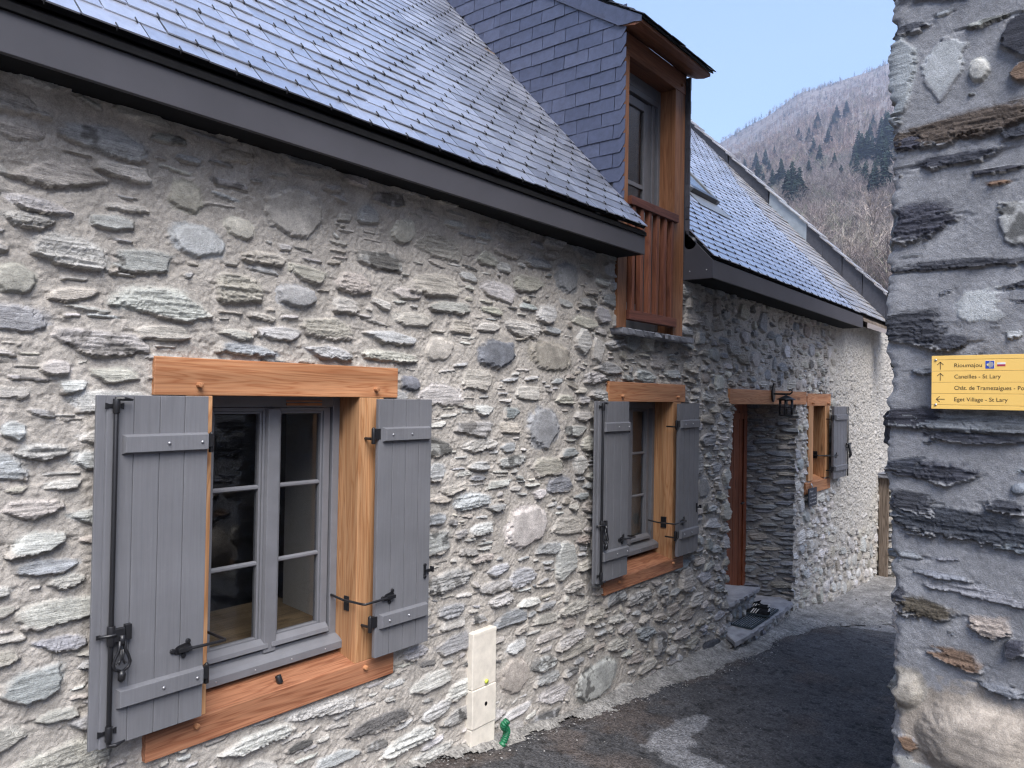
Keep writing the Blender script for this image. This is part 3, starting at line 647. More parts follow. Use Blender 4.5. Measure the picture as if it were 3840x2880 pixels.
while y < 3.5:                                                       # ragged cap stones
    L = random.uniform(.1, .24); z0 = roof_v(y) + offz(y); z1 = roof_v(y + L) + offz(y + L); q = random.uniform(-.008, .012); e = random.uniform(0, .02)
    cap.hexa([(11.955 - e, y, z0 - .012 + q), (12.3, y, z0 - .012 + q), (12.3, y + L + .03, z1 - .006 + q), (11.955 - e * .5, y + L + .03, z1 - .006 + q),
              (11.955 - e, y, z0 + .016 + q), (12.3, y, z0 + .016 + q), (12.3, y + L + .03, z1 + .022 + q), (11.955 - e * .5, y + L + .03, z1 + .022 + q)])
    y += L
vg = child(mb.build('verge', M['slate_dark'], None, .002), house)
child(mu.build('verge', M['slate_dark'], None, .002), house); child(mz.build('zinc_flashing', M['zinc'], None, .002), vg); child(cap.build('cap_slates', M['oldslate'], None, .003), vg)

# ---------------------------------------------------------------- skylight
mb = MB()
def rf(u, w, n): return tuple(float(q) for q in roof_frame(np.array(float(u)), np.array(float(w)), np.array(float(n))))
def rbox(mb, u0, u1, w0, w1, n0, n1, mi=0): mb.hexa([rf(u0, w0, n0), rf(u1, w0, n0), rf(u1, w1, n0), rf(u0, w1, n0), rf(u0, w0, n1), rf(u1, w0, n1), rf(u1, w1, n1), rf(u0, w1, n1)], mi)
rbox(mb, 7.2, 7.26, 1.28, 2.3, .0, .065); rbox(mb, 7.86, 7.92, 1.28, 2.3, 0, .065); rbox(mb, 7.26, 7.86, 1.28, 1.36, 0, .065, 1); rbox(mb, 7.26, 7.86, 2.22, 2.3, 0, .065)
sk = child(mb.build('skylight', [M['alu'], M['black']], None, .004), house)
mb = MB(); rbox(mb, 7.265, 7.855, 1.365, 2.215, .04, .052); child(mb.build('pane', M['glass']), sk)
mb = MB(); rbox(mb, 7.18, 7.95, 1.05, 1.275, .006, .016); child(mb.build('flashing', M['alu'], None, .002), sk)

# ---------------------------------------------------------------- dormer
CX = 4.83
def dtop(y): return 4.455 + .64 * (y + .05)                          # lower edge of the verge strip
cheek_fr = lambda s: (lambda u, w, n: np.stack([CX + s * 0 - n if s < 0 else 5.93 + n, u, 3.02 + w], -1))
ck = slates(range(-4, 32), -1.15, .055, .222, .1055, lambda u, w, n: np.stack([CX - n, -u, 3.02 + w], -1) if False else np.stack([CX - n, -u, 3.02 + w], -1), seed=21,
            inside=lambda u, w: (3.02 + w) > roof_z(-u) - .12 and 3.02 + w < dtop(-u) + .10, clip=lambda a, b, w: b > .045)
# deeper part of the cheek
ck2 = slates(range(5, 34), -3.1, -1.15, .222, .1055, lambda u, w, n: np.stack([CX - n, -u, 3.02 + w], -1), seed=22, inside=lambda u, w: (3.02 + w) > roof_z(-u) - .12 and 3.02 + w < dtop(-u) + .1)
kk = len(ck[0])
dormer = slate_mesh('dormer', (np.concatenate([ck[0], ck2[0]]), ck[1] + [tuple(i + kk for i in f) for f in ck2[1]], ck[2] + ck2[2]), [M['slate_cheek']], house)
mb = MB()
mb.prism([(CX + .004, .015, roof_z(.015) - .1), (CX + .004, 3.0, roof_z(3.0) - .1), (CX + .004, 3.0, dtop(3.0) + .05), (CX + .004, .015, dtop(.015) + .05)], (.012, 0, 0))
mb.prism([(5.912, .0, 2.9), (5.912, 3.0, roof_z(3.0) - .1), (5.912, 3.0, dtop(3.0) + .05), (5.912, .0, dtop(0) + .03)], (.018, 0, 0))
for i in range(14): mb.box(5.93, 5.945 + .006 * (i % 2), -.035, .2, 3.06 + i * .1, 3.165 + i * .1)
mb.tube([(5.93, -.05, 3.06), (5.985, -.05, 3.06)], .055, 12)
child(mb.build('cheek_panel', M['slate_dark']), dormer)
mb = MB()                                                            # verge slates along the rake
for i in range(12):
    y0 = -.19 + i * .255; y1 = y0 + .262; t0 = dtop(y0) + .01; 
    q = [(CX - .022 - .004 * (i % 2), y0, dtop(y0) + .115), (CX - .022 - .004 * (i % 2), y0 + .015, dtop(y0) + .045), (CX - .02, y0 + .06, dtop(y0 + .06) - .01), (CX - .02, y1 + .06, dtop(y1 + .06) - .01), (CX - .02, y1 + .012, dtop(y1 + .012) + .118)]
    if i == 0: q = [(CX - .026, -.195, dtop(-.195) + .135), (CX - .026, -.19, dtop(-.19) + .09), (CX - .026, -.13, dtop(-.13) + .065), (CX - .026, -.06, dtop(-.06) + .02), (CX - .026, .0, dtop(0) - .01), (CX - .026, y1 + .06, dtop(y1 + .06) - .01), (CX - .026, y1 + .012, dtop(y1 + .012) + .118)]
    mb.prism(q[::-1], (.008, 0, 0))
child(mb.build('verge_slates', M['slate_cheek'], None, .0015), dormer)
def dr_frame(u, w, n):
    a = math.atan(.64); y = -.215 + w * math.cos(a) - n * math.sin(a); z = 4.495 + w * math.sin(a) + n * math.cos(a); return np.stack([u, y, z], -1)
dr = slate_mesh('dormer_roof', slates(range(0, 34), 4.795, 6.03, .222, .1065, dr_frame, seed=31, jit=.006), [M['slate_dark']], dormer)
mb = MB()
mb.hexa([(4.81, -.205, 4.476), (6.005, -.205, 4.476), (6.005, 3.0, 6.50), (4.81, 3.0, 6.50), (4.81, -.205, 4.494), (6.005, -.205, 4.494), (6.005, 3.0, 6.53), (4.81, 3.0, 6.53)])
child(mb.build('roof_boarding', M['dark']), dormer)
mb = MB()                                                            # curved wooden soffit
pr = [(-.188, 4.452), (-.13, 4.447), (-.06, 4.462), (.02, 4.50)]
for (a, za), (b, zb) in zip(pr[:-1], pr[1:]):
    mb.hexa([(4.812, a, za), (5.985, a, za), (5.985, b, zb), (4.812, b, zb), (4.812, a, za + .026), (5.985, a, za + .026), (5.985, b, zb + .026), (4.812, b, zb + .026)])
child(mb.build('soffit', M['dormer_x']), dormer)
mb = MB(); mb.box(4.845, 4.977, 0, .16, 2.262, 4.312); child(mb.build('post', M['dormer_z'], None, .003), dormer)
mb = MB(); mb.box(5.735, 5.91, 0, .16, 2.25, 4.312); child(mb.build('post', M['dormer_z'], None, .003), dormer)
mb = MB(); mb.box(4.845, 5.91, -.004, .16, 4.3125, 4.478); child(mb.build('lintel', M['dormer_x'], None, .003), dormer)
mb = MB(); mb.tube([(5.83, -.022, 4.372), (5.83, .02, 4.372)], .013, 8); mb.tube([(4.93, -.018, 4.372), (4.93, .02, 4.372)], .013, 8); mb.each('peg', M['dormer_z'], dormer)
mb = MB()
mb.box(5.70, 5.78, .14, .20, 2.30, 4.312); mb.box(4.95, 5.0, .14, .2, 2.30, 4.312); mb.box(5.0, 5.70, .14, .20, 4.17, 4.312); mb.box(5.0, 5.70, .14, .2, 2.30, 2.40)
mb.box(5.0, 5.7, .135, .165, 4.215, 4.25)
wf = child(mb.build('window_frame', M['frame_grey'], None, .004), dormer)
mb = MB()
mb.box(5.49, 5.56, .155, .19, 2.42, 4.15); mb.box(5.57, 5.69, .165, .2, 2.4, 4.17); mb.box(5.62, 5.66, .15, .165, 2.4, 4.17); mb.box(5.0, 5.49, .155, .19, 4.08, 4.15); mb.box(5.0, 5.49, .158, .187, 3.44, 3.475); mb.box(5.0, 5.49, .155, .19, 2.40, 2.5); mb.box(5.0, 5.06, .155, .19, 2.5, 4.08)
child(mb.build('sash', M['frame_grey'], None, .003), dormer)
mb = MB(); mb.box(5.06, 5.49, .17, .178, 2.5, 4.08); child(mb.build('pane', M['glass']), dormer)
mb = MB(); mb.box(5.02, 5.40, .30, .31, 2.4, 4.15); child(mb.build('blind', M['curtain']), dormer)
mb = MB(); mb.box(4.98, 5.757, -.032, .03, 3.197, 3.263); child(mb.build('handrail', M['redwood'], None, .004), dormer)
mb = MB(); mb.box(4.98, 5.743, -.03, .03, 2.335, 2.407); child(mb.build('bottom_rail', M['redwood'], None, .004), dormer)
for i in range(6):
    mb = MB(); x = 5.045 + i * .127; mb.box(x - .021, x + .021, -.018, .024, 2.407, 3.197); child(mb.build('baluster', M['redwood_z'], None, .003), dormer)
def slab(name, poly, z0, z1, seed, mat, parent=None, seg=.05, rough=.012):
    """stone slab with riven edges from a plan outline"""
    g = np.random.default_rng(seed); pts = []
    for (a, b) in zip(poly, poly[1:] + poly[:1]):
        L = math.hypot(b[0] - a[0], b[1] - a[1]); n = max(2, int(L / seg))
        for i in range(n): pts.append((a[0] + (b[0] - a[0]) * i / n, a[1] + (b[1] - a[1]) * i / n))
    c = np.mean(pts, 0); lv = [(0, z1, .008), (.35, z1 - .006, 0), (.65, z0 + .01, .004), (1, z0, .018)]
    vs = []; n = len(pts)
    for (t, z, ins) in lv:
        for p in pts:
            d = np.array(p) - c; d /= np.linalg.norm(d); q = np.array(p) - d * (ins + g.uniform(-rough, rough))
            vs.append((q[0], q[1], z + g.uniform(-.003, .003)))
    mb = MB(); fs = [tuple(range(n)), tuple(range(3 * n, 4 * n))[::-1]]
    for k in range(3):
        for i in range(n): fs.append((k * n + i, (k + 1) * n + i, (k + 1) * n + (i + 1) % n, k * n + (i + 1) % n))
    mb.add(vs, fs); o = mb.build(name, mat); return child(o, parent) if parent else o
M['slab'] = mat_plain('grey_schist_slab', (.20, .205, .225), .75, .3, var=.16, sc=9, bmp=.6, bsc=40)
M['slab_step'] = mat_plain('pale_schist_doorstep', (.33, .325, .33), .75, .3, var=.15, sc=7, bmp=.6, bsc=40)
s_ = slab('window_ledge', [(4.77, -.085), (5.99, -.075), (5.97, .12), (4.8, .12)], 2.212, 2.257, 61, M['slab'], dormer, .035, .014)

# ---------------------------------------------------------------- timber dressed windows with paired shutters
def casement(x0, x1, z0, z1, yf, leaves, bars, sill_front, parent):
    """grey wooden window; returns the frame object. x0..x1, z0..z1 clear opening in the timbers; yf front face of frame"""
    mb = MB(); fw = .042
    mb.box(x0, x0 + fw, yf, yf + .06, z0, z1); mb.box(x1 - fw, x1, yf, yf + .06, z0, z1); mb.box(x0 + fw, x1 - fw, yf, yf + .06, z1 - .05, z1); mb.box(x0 + fw, x1 - fw, yf, yf + .06, z0, z0 + .04)
    win = child(mb.build('window', M['frame_grey'], None, .003), parent)
    mb = MB(); mb.prism([(x0, yf + .03, z0 + .042), (x0, yf - .035, z0 + .012), (x0, yf - .05, z0 - .002), (x0, yf - .05, z0 - .036), (x0, yf + .03, z0 - .04)], (x1 - x0, 0, 0))
    for k in range(4): x = x0 + .1 + (x1 - x0 - .2) * k / 3; mb.tube([(x, yf - .052, z0 - .018), (x, yf - .045, z0 - .018)], .004, 8, 1)
    child(mb.build('sill', [M['frame_grey'], M['steel']], None, .003), win)
    for li, (pl_, pr_) in enumerate(leaves):
        zb, zt = bars[0], bars[-1]
        st = .05
        mb = MB(); ya, yb = yf + .008, yf + .05
        mb.box(pl_ - st, pl_ - .012, ya, yb, z0 + .045, z1 - .052); mb.box(pr_ + .012, pr_ + st, ya, yb, z0 + .045, z1 - .052)
        mb.box(pl_ - .012, pr_ + .012, ya, yb, zt + .012, z1 - .052); mb.box(pl_ - .012, pr_ + .012, ya, yb, z0 + .045, zb - .012)
        for (a, b, c, d) in ((pl_ - .012, pl_, zb - .012, zt + .012), (pr_, pr_ + .012, zb - .012, zt + .012), (pl_, pr_, zt, zt + .012), (pl_, pr_, zb - .012, zb)): mb.box(a, b, ya + .008, yb, c, d)
        mb.prism([(pl_ - st, ya - .028, z0 + .052), (pl_ - st, ya - .024, z0 + .072), (pl_ - st, ya + .002, z0 + .095), (pl_ - st, ya + .002, z0 + .05)], (pr_ - pl_ + 2 * st - .004, 0, 0))
        for zc in bars[1:-1]: mb.prism([(pl_ - .001, ya + .01, zc - .006), (pl_ - .001, ya + .01, zc + .006), (pl_ - .001, ya + .026, zc + .0125), (pl_ - .001, ya + .026, zc - .0125)], (pr_ - pl_ + .002, 0, 0))
        sash = child(mb.build('sash', M['frame_grey'], None, .0025), win)
        for zc, zd in zip(bars[:-1], bars[1:]):
            mb = MB(); mb.box(pl_ - .004, pr_ + .004, ya + .024, ya + .028, zc + .004, zd - .004); child(mb.build('pane', M['glass']), win)
    if len(leaves) == 2:
        xm = (leaves[0][1] + leaves[1][0]) / 2
        mb = MB(); mb.prism([(xm - .036, yf + .006, z0 + .03), (xm - .03, yf - .014, z0 + .03), (xm + .03, yf - .014, z0 + .03), (xm + .036, yf + .006, z0 + .03)], (0, 0, z1 - z0 - .088))
        child(mb.build('meeting_stile', M['frame_grey'], None, .003), win)
    return win

def timbers(win, lin, jl, jr, sill, depth, sill_rise, pegs=True):
    mb = MB(); mb.box(lin[0], lin[1], 0, depth, lin[2], lin[3]); child(mb.build('lintel_beam', M['wood_x'], None, .003), win)
    if jl: mb = MB(); mb.box(jl[0], jl[1], .001, depth, sill[3] + .001, lin[2] - .0005); child(mb.build('jamb', M['wood_z'], None, .003), win)
    if jr: mb = MB(); mb.box(jr[0], jr[1], .001, depth, sill[3] + .001, lin[2] - .0005); child(mb.build('jamb', M['wood_z'], None, .003), win)
    mb = MB(); mb.prism([(sill[0], -.003, sill[2]), (sill[0], -.003, sill[3]), (sill[0], depth - .05, sill[3] + sill_rise), (sill[0], depth, sill[3] + sill_rise), (sill[0], depth, sill[2])][::-1], (sill[1] - sill[0], 0, 0))
    child(mb.build('sill_beam', M['sill_wood'], None, .003), win)
    mb = MB()
    for x in (lin[0] + .18, lin[1] - .15): mb.tube([(x, -.024, lin[2] + .042), (x, .02, lin[2] + .042)], .012, 8)
    for x in ((sill[0] + .2, sill[1] - .19)): mb.tube([(x, -.02, sill[3] - .03), (x, .02, sill[3] - .03)], .012, 8)
    if pegs: mb.each('peg', M['wood_y'], win, .002)

def shutter(x0, x1, z0, z1, hinge, bolt, zb, latch_z, yb=-.048, th=.026):
    """ledged shutter lying open against the wall. hinge: 'l' or 'r' edge that carries the hinges"""
    yf = yb - th; mb = MB(); n = 4; hx = x1 if hinge == 'r' else x0; fx = x0 if hinge == 'r' else x1
    a0, a1 = (x0 + .03, x1) if bolt else (x0, x1)
    wd = (a1 - a0) / n
    for i in range(n): mb.box(a0 + i * wd + .0012, a0 + (i + 1) * wd - .0012, yf, yb, z0, z1)
    mb.box(a0, a1, yf + .004, yb - .002, z0 + .001, z1 - .001)
    if bolt: mb.box(x0, x0 + .05, yf + .012, yb, z0, z1); 
    sh = child(mb.build('shutter', M['grey'], None, .0022), house)
    b0, b1 = (x0 + .085, x1 - .003) if bolt else (x0 + .022, x1 - .02)
    for zc in zb:
        mb = MB(); c = .007
        mb.add([(b0, yf, zc - .036), (b1, yf, zc - .036), (b1, yf, zc + .036), (b0, yf, zc + .036), (b0 + c, yf - .022, zc - .036 + c), (b1 - c, yf - .022, zc - .036 + c), (b1 - c, yf - .022, zc + .036 - c), (b0 + c, yf - .022, zc + .036 - c)],
               [(4, 5, 6, 7), (0, 1, 5, 4), (1, 2, 6, 5), (2, 3, 7, 6), (3, 0, 4, 7)])
        bt = child(mb.build('batten', M['grey'], None, .0015), sh)
        mb = MB()
        for t in ((.16, .56) if hinge == 'l' else (.5, .9)):
            x = b0 + (b1 - b0) * t; mb.tube([(x, yf - .0215, zc), (x, yf - .025, zc), (x, yf - .0275, zc)], [.0065, .006, .003], 10)
        mb.each('screw', M['steel'], sh)
        mb = MB(); s_ = 1 if hinge == 'r' else -1
        mb.tube([(hx + s_ * .022, yb - .012, zc - .045), (hx + s_ * .022, yb - .012, zc + .03)], .0105, 10)
        mb.tube([(hx + s_ * .022, yb - .012, zc + .03), (hx + s_ * .022, yb - .012, zc + .037)], [.009, .003], 10)
        xa, xb = sorted((hx - s_ * .01, hx + s_ * .022)); mb.box(xa, xb, yf - .003, yb - .008, zc - .022, zc + .03)
        mb.tube([(hx + s_ * .022, yb - .012, zc - .02), (hx + s_ * .022, .03, zc - .02)], .007, 8)
        child(mb.build('hinge', M['black'], None, .001), sh)
    if bolt:                                                         # espagnolette rod with hooks, keepers and cast handle
        xr = x0 + .056; yr = yf - .016; mb = MB()
        mb.tube([(xr, yr, z0 + .02), (xr, yr, z1 - .02)], .0085, 10)
        for zc in (z1 - .038, z0 + .055):
            mb.tube([(xr, yr, zc - .026), (xr, yr, zc + .026)], .0125, 10)
            mb.prism([(xr - .033, yf - .004, zc + .012), (xr - .033, yf - .004, zc - .012), (xr - .018, yf - .004, zc - .007), (xr + .018, yf - .004, zc - .007), (xr + .033, yf - .004, zc - .012), (xr + .033, yf - .004, zc + .012), (xr + .018, yf - .004, zc + .007), (xr - .018, yf - .004, zc + .007)][::-1], (0, .004, 0))
        for zc, sg in ((z1 - .012, 1), (z0 + .012, -1)):
            mb.tube([(xr, yr, zc - sg * .02), (xr, yr, zc), (xr + .02, yr - .012, zc + .0), (xr + .055, yr - .006, zc - sg * .004)], [.0085, .0085, .008, .004], 8)
        zc = z0 + .40; mb.tube([(xr, yr, zc - .035), (xr, yr, zc + .035)], .014, 10)
        mb.tube([(xr - .035, yf - .003, zc), (xr - .012, yr - .01, zc + .004), (xr + .012, yr - .012, zc + .004)], .006, 8); mb.box(xr - .045, xr - .03, yf - .004, yf, zc - .008, zc + .008)
        mb.box(xr + .006, xr + .045, yr - .012, yr + .012, zc - .022, zc + .022); mb.box(xr + .05, xr + .072, yf - .02, yf, zc - .025, zc + .03)
        child(mb.build('espagnolette_rod', M['black'], None, .001), sh)
        mb = MB(); xc = xr + .033; yh = yr - .016
        for sg in (-1, 1):                                           # openwork handle drop
            mb.tube([(xc + sg * .008, yh, zc - .02), (xc + sg * .010, yh, zc - .05), (xc + sg * .022, yh, zc - .075), (xc + sg * .030, yh, zc - .10), (xc + sg * .024, yh, zc - .118), (xc + sg * .006, yh, zc - .128)], [.007, .006, .0055, .0055, .006, .006], 6)
            mb.tube([(xc + sg * .004, yh, zc - .05), (xc + sg * .003, yh, zc - .085), (xc + sg * .011, yh, zc - .104), (xc + sg * .016, yh, zc - .098)], .004, 6)
        mb.tube([(xc, yh, zc - .125), (xc, yh - .002, zc - .14), (xc, yh, zc - .158), (xc, yh, zc - .168)], [.009, .015, .013, .005], 8); mb.tube([(xc, yh, zc), (xc, yh, zc - .035)], .010, 8)
        child(mb.build('handle', M['black']), sh)
    else:
        mb = MB(); zc = z0 + .37; xq = fx + (-.035 if hinge == 'l' else .035)
        mb.box(xq - .008, xq + .006, yf - .006, yf, zc - .035, zc + .035); mb.box(xq, xq + .04, yf - .016, yf - .008, zc - .008, zc + .008); mb.box(xq + .03, xq + .04, yf - .03, yf - .008, zc - .008, zc + .02)
        mb.tube([(xq - .001, yf - .009, zc + .03), (xq - .001, yf - .002, zc + .03)], .009, 8); mb.tube([(xq - .001, yf - .009, zc - .03), (xq - .001, yf - .002, zc - .03)], .009, 8)
        child(mb.build('keeper', M['black'], None, .001), sh)
    # stay that holds the shutter open: plate on the shutter, bent arm to the jamb
    sg = 1 if hinge == 'r' else -1; xs_ = hx - sg * .085; zc = latch_z; yp = yf - .004; mb = MB()
    mb.prism([(xs_ - .046, yp, zc - .004), (xs_ - .03, yp, zc - .018), (xs_ + .02, yp, zc - .018), (xs_ + .03, yp, zc - .008), (xs_ + .03, yp, zc + .012), (xs_ + .015, yp, zc + .022), (xs_ - .025, yp, zc + .014)], (0, .004, 0))
    for px, pz in ((xs_ + .018, zc + .026), (xs_ - .0, zc - .026), (xs_ - .044, zc)): mb.tube([(px, yp - .004, pz), (px, yp + .004, pz)], .0095, 10)
    mb.box(xs_ - .028, xs_ + .026, yp - .02, yp, zc - .008, zc + .008)
    mb.tube([(xs_, yp - .014, zc), (xs_ + sg * .06, yp - .016, zc - .001), (xs_ + sg * .165, yp - .014, zc - .004), (xs_ + sg * .172, yp - .004, zc - .004), (xs_ + sg * .178, .06, zc - .006), (xs_ + sg * .178, .15, zc + .004)], .0062, 8)
    xj = hx + sg * -.0
    child(mb.build('shutter_stay', M['black'], None, .001), sh)
    return sh

w1 = casement(1.676, 2.445, .535, 1.731, .15, ((1.782, 2.004), (2.118, 2.342)), (.636, .970, 1.315, 1.650), .47, house)
tag(w1, 'large casement window nearest the left of the photo')
timbers(w1, (1.433, 2.692, 1.731, 1.881), (1.56, 1.676), (2.445, 2.60), (1.431, 2.695, .331, .44), .21, .045)
mb = MB(); mb.box(2.438, 2.4445, .05, .085, .688, .758); child(mb.build('strike_plate', M['black'], None, .001), w1)
mb = MB(); mb.tube([(2.05, .035, .452), (2.043, .045, .485)], .014, 10); child(mb.build('bolt_socket', M['black'], None, .001), w1)
mb = MB(); mb.box(2.13, 2.33, .142, .150, 1.688, 1.700); mb.box(2.13, 2.33, .142, .150, 1.706, 1.712); child(mb.build('vent', M['wood_x'], None, .001), w1)
shutter(1.198, 1.617, .472, 1.729, 'r', True, (1.551, .636), .757)
shutter(2.505, 2.868, .468, 1.724, 'l', False, (1.55, .64), .752)
w2 = casement(4.95, 5.765, .545, 1.715, .17, ((5.055, 5.29), (5.40, 5.632)), (.608, .952, 1.298, 1.640), .47, house)
tag(w2, 'casement window between the large window and the doorway')
timbers(w2, (4.75, 5.982, 1.72, 1.867), (4.83, 4.95), (5.765, 5.90), (4.72, 5.972, .33, .425), .22, .05)
mb = MB(); mb.box(5.757, 5.7645, .05, .10, .68, .77); child(mb.build('strike_plate', M['black'], None, .001), w2)
shutter(4.475, 4.915, .462, 1.722, 'r', True, (1.54, .64), .73)
shutter(5.725, 6.10, .462, 1.709, 'l', False, (1.54, .64), .745)
# small window past the door
mb = MB(); mb.box(9.42, 9.88, .33, .38, .82, 1.69); w3 = child(mb.build('window', M['frame_grey'], None, .003), house); tag(w3, 'small single shutter window right of the doorway')
mb = MB(); mb.box(9.19, 10.103, 0, .33, 1.69, 1.836); child(mb.build('lintel_beam', M['wood_x'], None, .003), w3)
mb = MB(); mb.box(9.25, 9.418, .001, .12, .80, 1.6895); child(mb.build('jamb', M['wood_z'], None, .003), w3)
mb = MB(); mb.box(9.882, 10.06, .001, .33, .80, 1.6895); child(mb.build('jamb', M['wood_z'], None, .003), w3)
mb = MB(); mb.prism([(9.16, -.003, .65), (9.16, -.003, .775), (9.16, .12, .83), (9.16, .33, .83), (9.16, .33, .65)][::-1], (.945, 0, 0)); child(mb.build('sill_beam', M['wood_x'], None, .003), w3)
mb = MB()
for x in (9.36, 9.97): mb.tube([(x, -.03, 1.72), (x, .02, 1.72)], .014, 8)
mb.each('peg', M['wood_y'], w3)
mb = MB(); mb.box(9.872, 9.8815, .09, .16, 1.03, 1.12); mb.tube([(9.88, .125, 1.07), (9.80, .06, 1.07), (10.02, -.10, 1.075)], .007, 8); child(mb.build('strike_plate', M['black'], None, .001), w3)
shutter(9.955, 10.53, .778, 1.682, 'l', False, (1.545, .905), 1.072, yb=-.055, th=.03)
mb = MB(); xr = 10.50; yr = -.105; mb.tube([(xr, yr, .79), (xr, yr, 1.67)], .0085, 8); mb.tube([(xr, yr, 1.66), (xr, yr, 1.672), (xr + .06, yr + .01, 1.67)], .008, 8); mb.tube([(xr, yr, .79), (xr + .06, yr + .01, .795)], .008, 8)
mb.tube([(xr - .06, yr, 1.2), (xr + .06, yr - .02, 1.2)], .012, 8); mb.tube([(xr, yr - .02, 1.2), (xr + .015, yr - .03, 1.06), (xr, yr - .02, 1.02)], [.014, .02, .008], 8)
child(mb.build('espagnolette_rod', M['black']), w3)

# ---------------------------------------------------------------- doorway
mb = MB(); mb.box(6.922, 9.157, 0, .5, 1.705, 1.852); dl = child(mb.build('door_lintel', M['wood_x'], None, .004), house)
mb = MB(); mb.box(6.9, 8.56, .475, .52, -.36, 1.70)
for i in range(9): mb.box(7.0 + i * .165, 7.0 + i * .165 + .158, .468, .476, -.34, 1.62)
door = child(mb.build('door', M['door'], None, .002), house)
mb = MB(); mb.box(8.41, 8.50, .45, .475, -.345, 1.60); mb.box(6.9, 8.41, .45, .475, 1.53, 1.60); child(mb.build('door_frame', M['door'], None, .003), door)
mb = MB(); mb.tube([(8.32, .43, .6), (8.32, .41, .6), (8.22, .40, .6)], .01, 8); child(mb.build('handle', M['black']), door)

# ---------------------------------------------------------------- rooms behind the glass
mb = MB()
mb.box(.3, 6.6, 3.6, 3.7, -.5, 2.6); mb.box(.3, .4, .45, 3.6, -.5, 2.6); mb.box(6.5, 6.6, .62, 3.6, -.5, 2.6); mb.box(.3, 6.6, .45, 3.7, 2.35, 2.45)
mb.box(.4, 1.5, .66, .70, -.5, 2.4); mb.box(2.75, 4.7, .66, .70, -.5, 2.4); mb.box(6.0, 6.5, .66, .70, -.5, 2.4); mb.box(1.5, 2.75, .66, .70, 1.78, 2.4); mb.box(4.7, 6.0, .66, .70, 1.78, 2.4); mb.box(1.5, 2.75, .66, .70, -.5, .45); mb.box(4.7, 6.0, .66, .70, -.5, .45)
mb.box(4.7, 6.1, 1.2, 1.25, 2.2, 4.6)
child(mb.build('interior_wall', M['roomdark']), house)
mb = MB(); mb.box(.3, 6.6, .3, 3.7, -.55, -.5); child(mb.build('interior_floor', M['board']), house)
for win, (a, b, z0, z1, y0) in ((w1, (1.676, 2.445, .60, 1.76, .22)), (w2, (4.95, 5.765, .58, 1.74, .24))):
    mb = MB()
    for xa, xb, s in ((b, b + .06, 1), (a, a - .06, -1)): mb.prism([(xa, y0, z0), (xb, .68, z0), (xb + s * .06, .68, z0), (xa + s * .06, y0, z0)][::s], (0, 0, z1 - z0))
    mb.hexa([(a - .1, y0, z1), (b + .1, y0, z1), (b + .15, .68, z1), (a - .15, .68, z1), (a - .1, y0, z1 + .04), (b + .1, y0, z1 + .04), (b + .15, .68, z1 + .04), (a - .15, .68, z1 + .04)])
    child(mb.build('reveal', M['roomwall']), win)
    mb = MB(); mb.box(a - .12, b + .12, y0, .82, z0 - .03, z0); child(mb.build('window_board', M['board'], None, .003), win)
mb = MB(); mb.box(4.98, 5.62, .30, .306, .6, 1.71); child(mb.build('blind', M['curtain']), w2)
# ================================================================ things on and by the house
# steps of the doorway
t = empty('stone_doorstep', (7.6, .05, -.6), 'pale schist slab doorstep in the doorway carrying the mat and shoes', 'doorstep')
slab('slab', [(6.72, -.16), (7.2, -.165), (7.7, -.135), (8.1, -.12), (8.47, -.10), (8.62, .10), (8.45, .46), (6.99, .46), (6.97, .05)], -.50, -.45, 71, M['slab_step'], t, .06, .012)
rx = spaced([(6.74, 8.66, .009)]); rz_ = spaced([(-.82, -.49, .006)])
hh, cc = stone_field(rx, rz_, [(7.55, -.56, .05, .035, 'b', 11)], [(400, .05, .11, 1.6, 3, 'bsr', .15), (800, .02, .05, 1.5, 3, 'bs', .2)], 81, (.33, .31, .28), lambda a, b, g: ((5, 0, 7, 1), 1.3, 1, None))
yy = np.interp(rx, [6.72, 7.2, 7.7, 8.1, 8.47, 8.7], [-.10, -.11, -.085, -.07, -.05, .04])[None, :] - hh
vv = np.stack([np.broadcast_to(rx[None, :], hh.shape), yy, np.broadcast_to(rz_[:, None], hh.shape)], -1).reshape(-1, 3)
child(np_mesh('riser', vv, grid_quads(np.ones((len(rz_) - 1, len(rx) - 1), bool)), M['stone'], col=cc.reshape(-1, 4), smooth=True), t)
t = empty('stone_doorstep', (7.3, .2, -.45), 'smaller upper schist step set back against the door', 'doorstep')
slab('slab', [(6.93, .025), (7.4, .03), (7.88, .05), (7.80, .2), (7.72, .455), (6.95, .455)], -.245, -.2, 72, M['slab_step'], t, .06, .010)
rx = spaced([(6.94, 7.86, .008)]); rz_ = spaced([(-.46, -.235, .006)])
hh, cc = stone_field(rx, rz_, [], [(300, .05, .11, 1.6, 3, 'bsr', .1), (500, .02, .05, 1.5, 3, 'bs', .2)], 82, (.27, .26, .24), lambda a, b, g: ((11, 4, 7, 0), 1.2, 1, None))
vv = np.stack([np.broadcast_to(rx[None, :], hh.shape), np.broadcast_to(.085 - hh + .02 * (rx[None, :] > 7.83), hh.shape), np.broadcast_to(rz_[:, None], hh.shape)], -1).reshape(-1, 3)
child(np_mesh('riser', vv, grid_quads(np.ones((len(rz_) - 1, len(rx) - 1), bool)), M['stone'], col=cc.reshape(-1, 4), smooth=True), t)
mb = MB(); mb.box(6.95, 7.80, .09, .455, -.46, -.246); mb.box(7.8, 8.5, .45, .475, -.46, -.345); child(mb.build('infill', M['roomdark']), t)

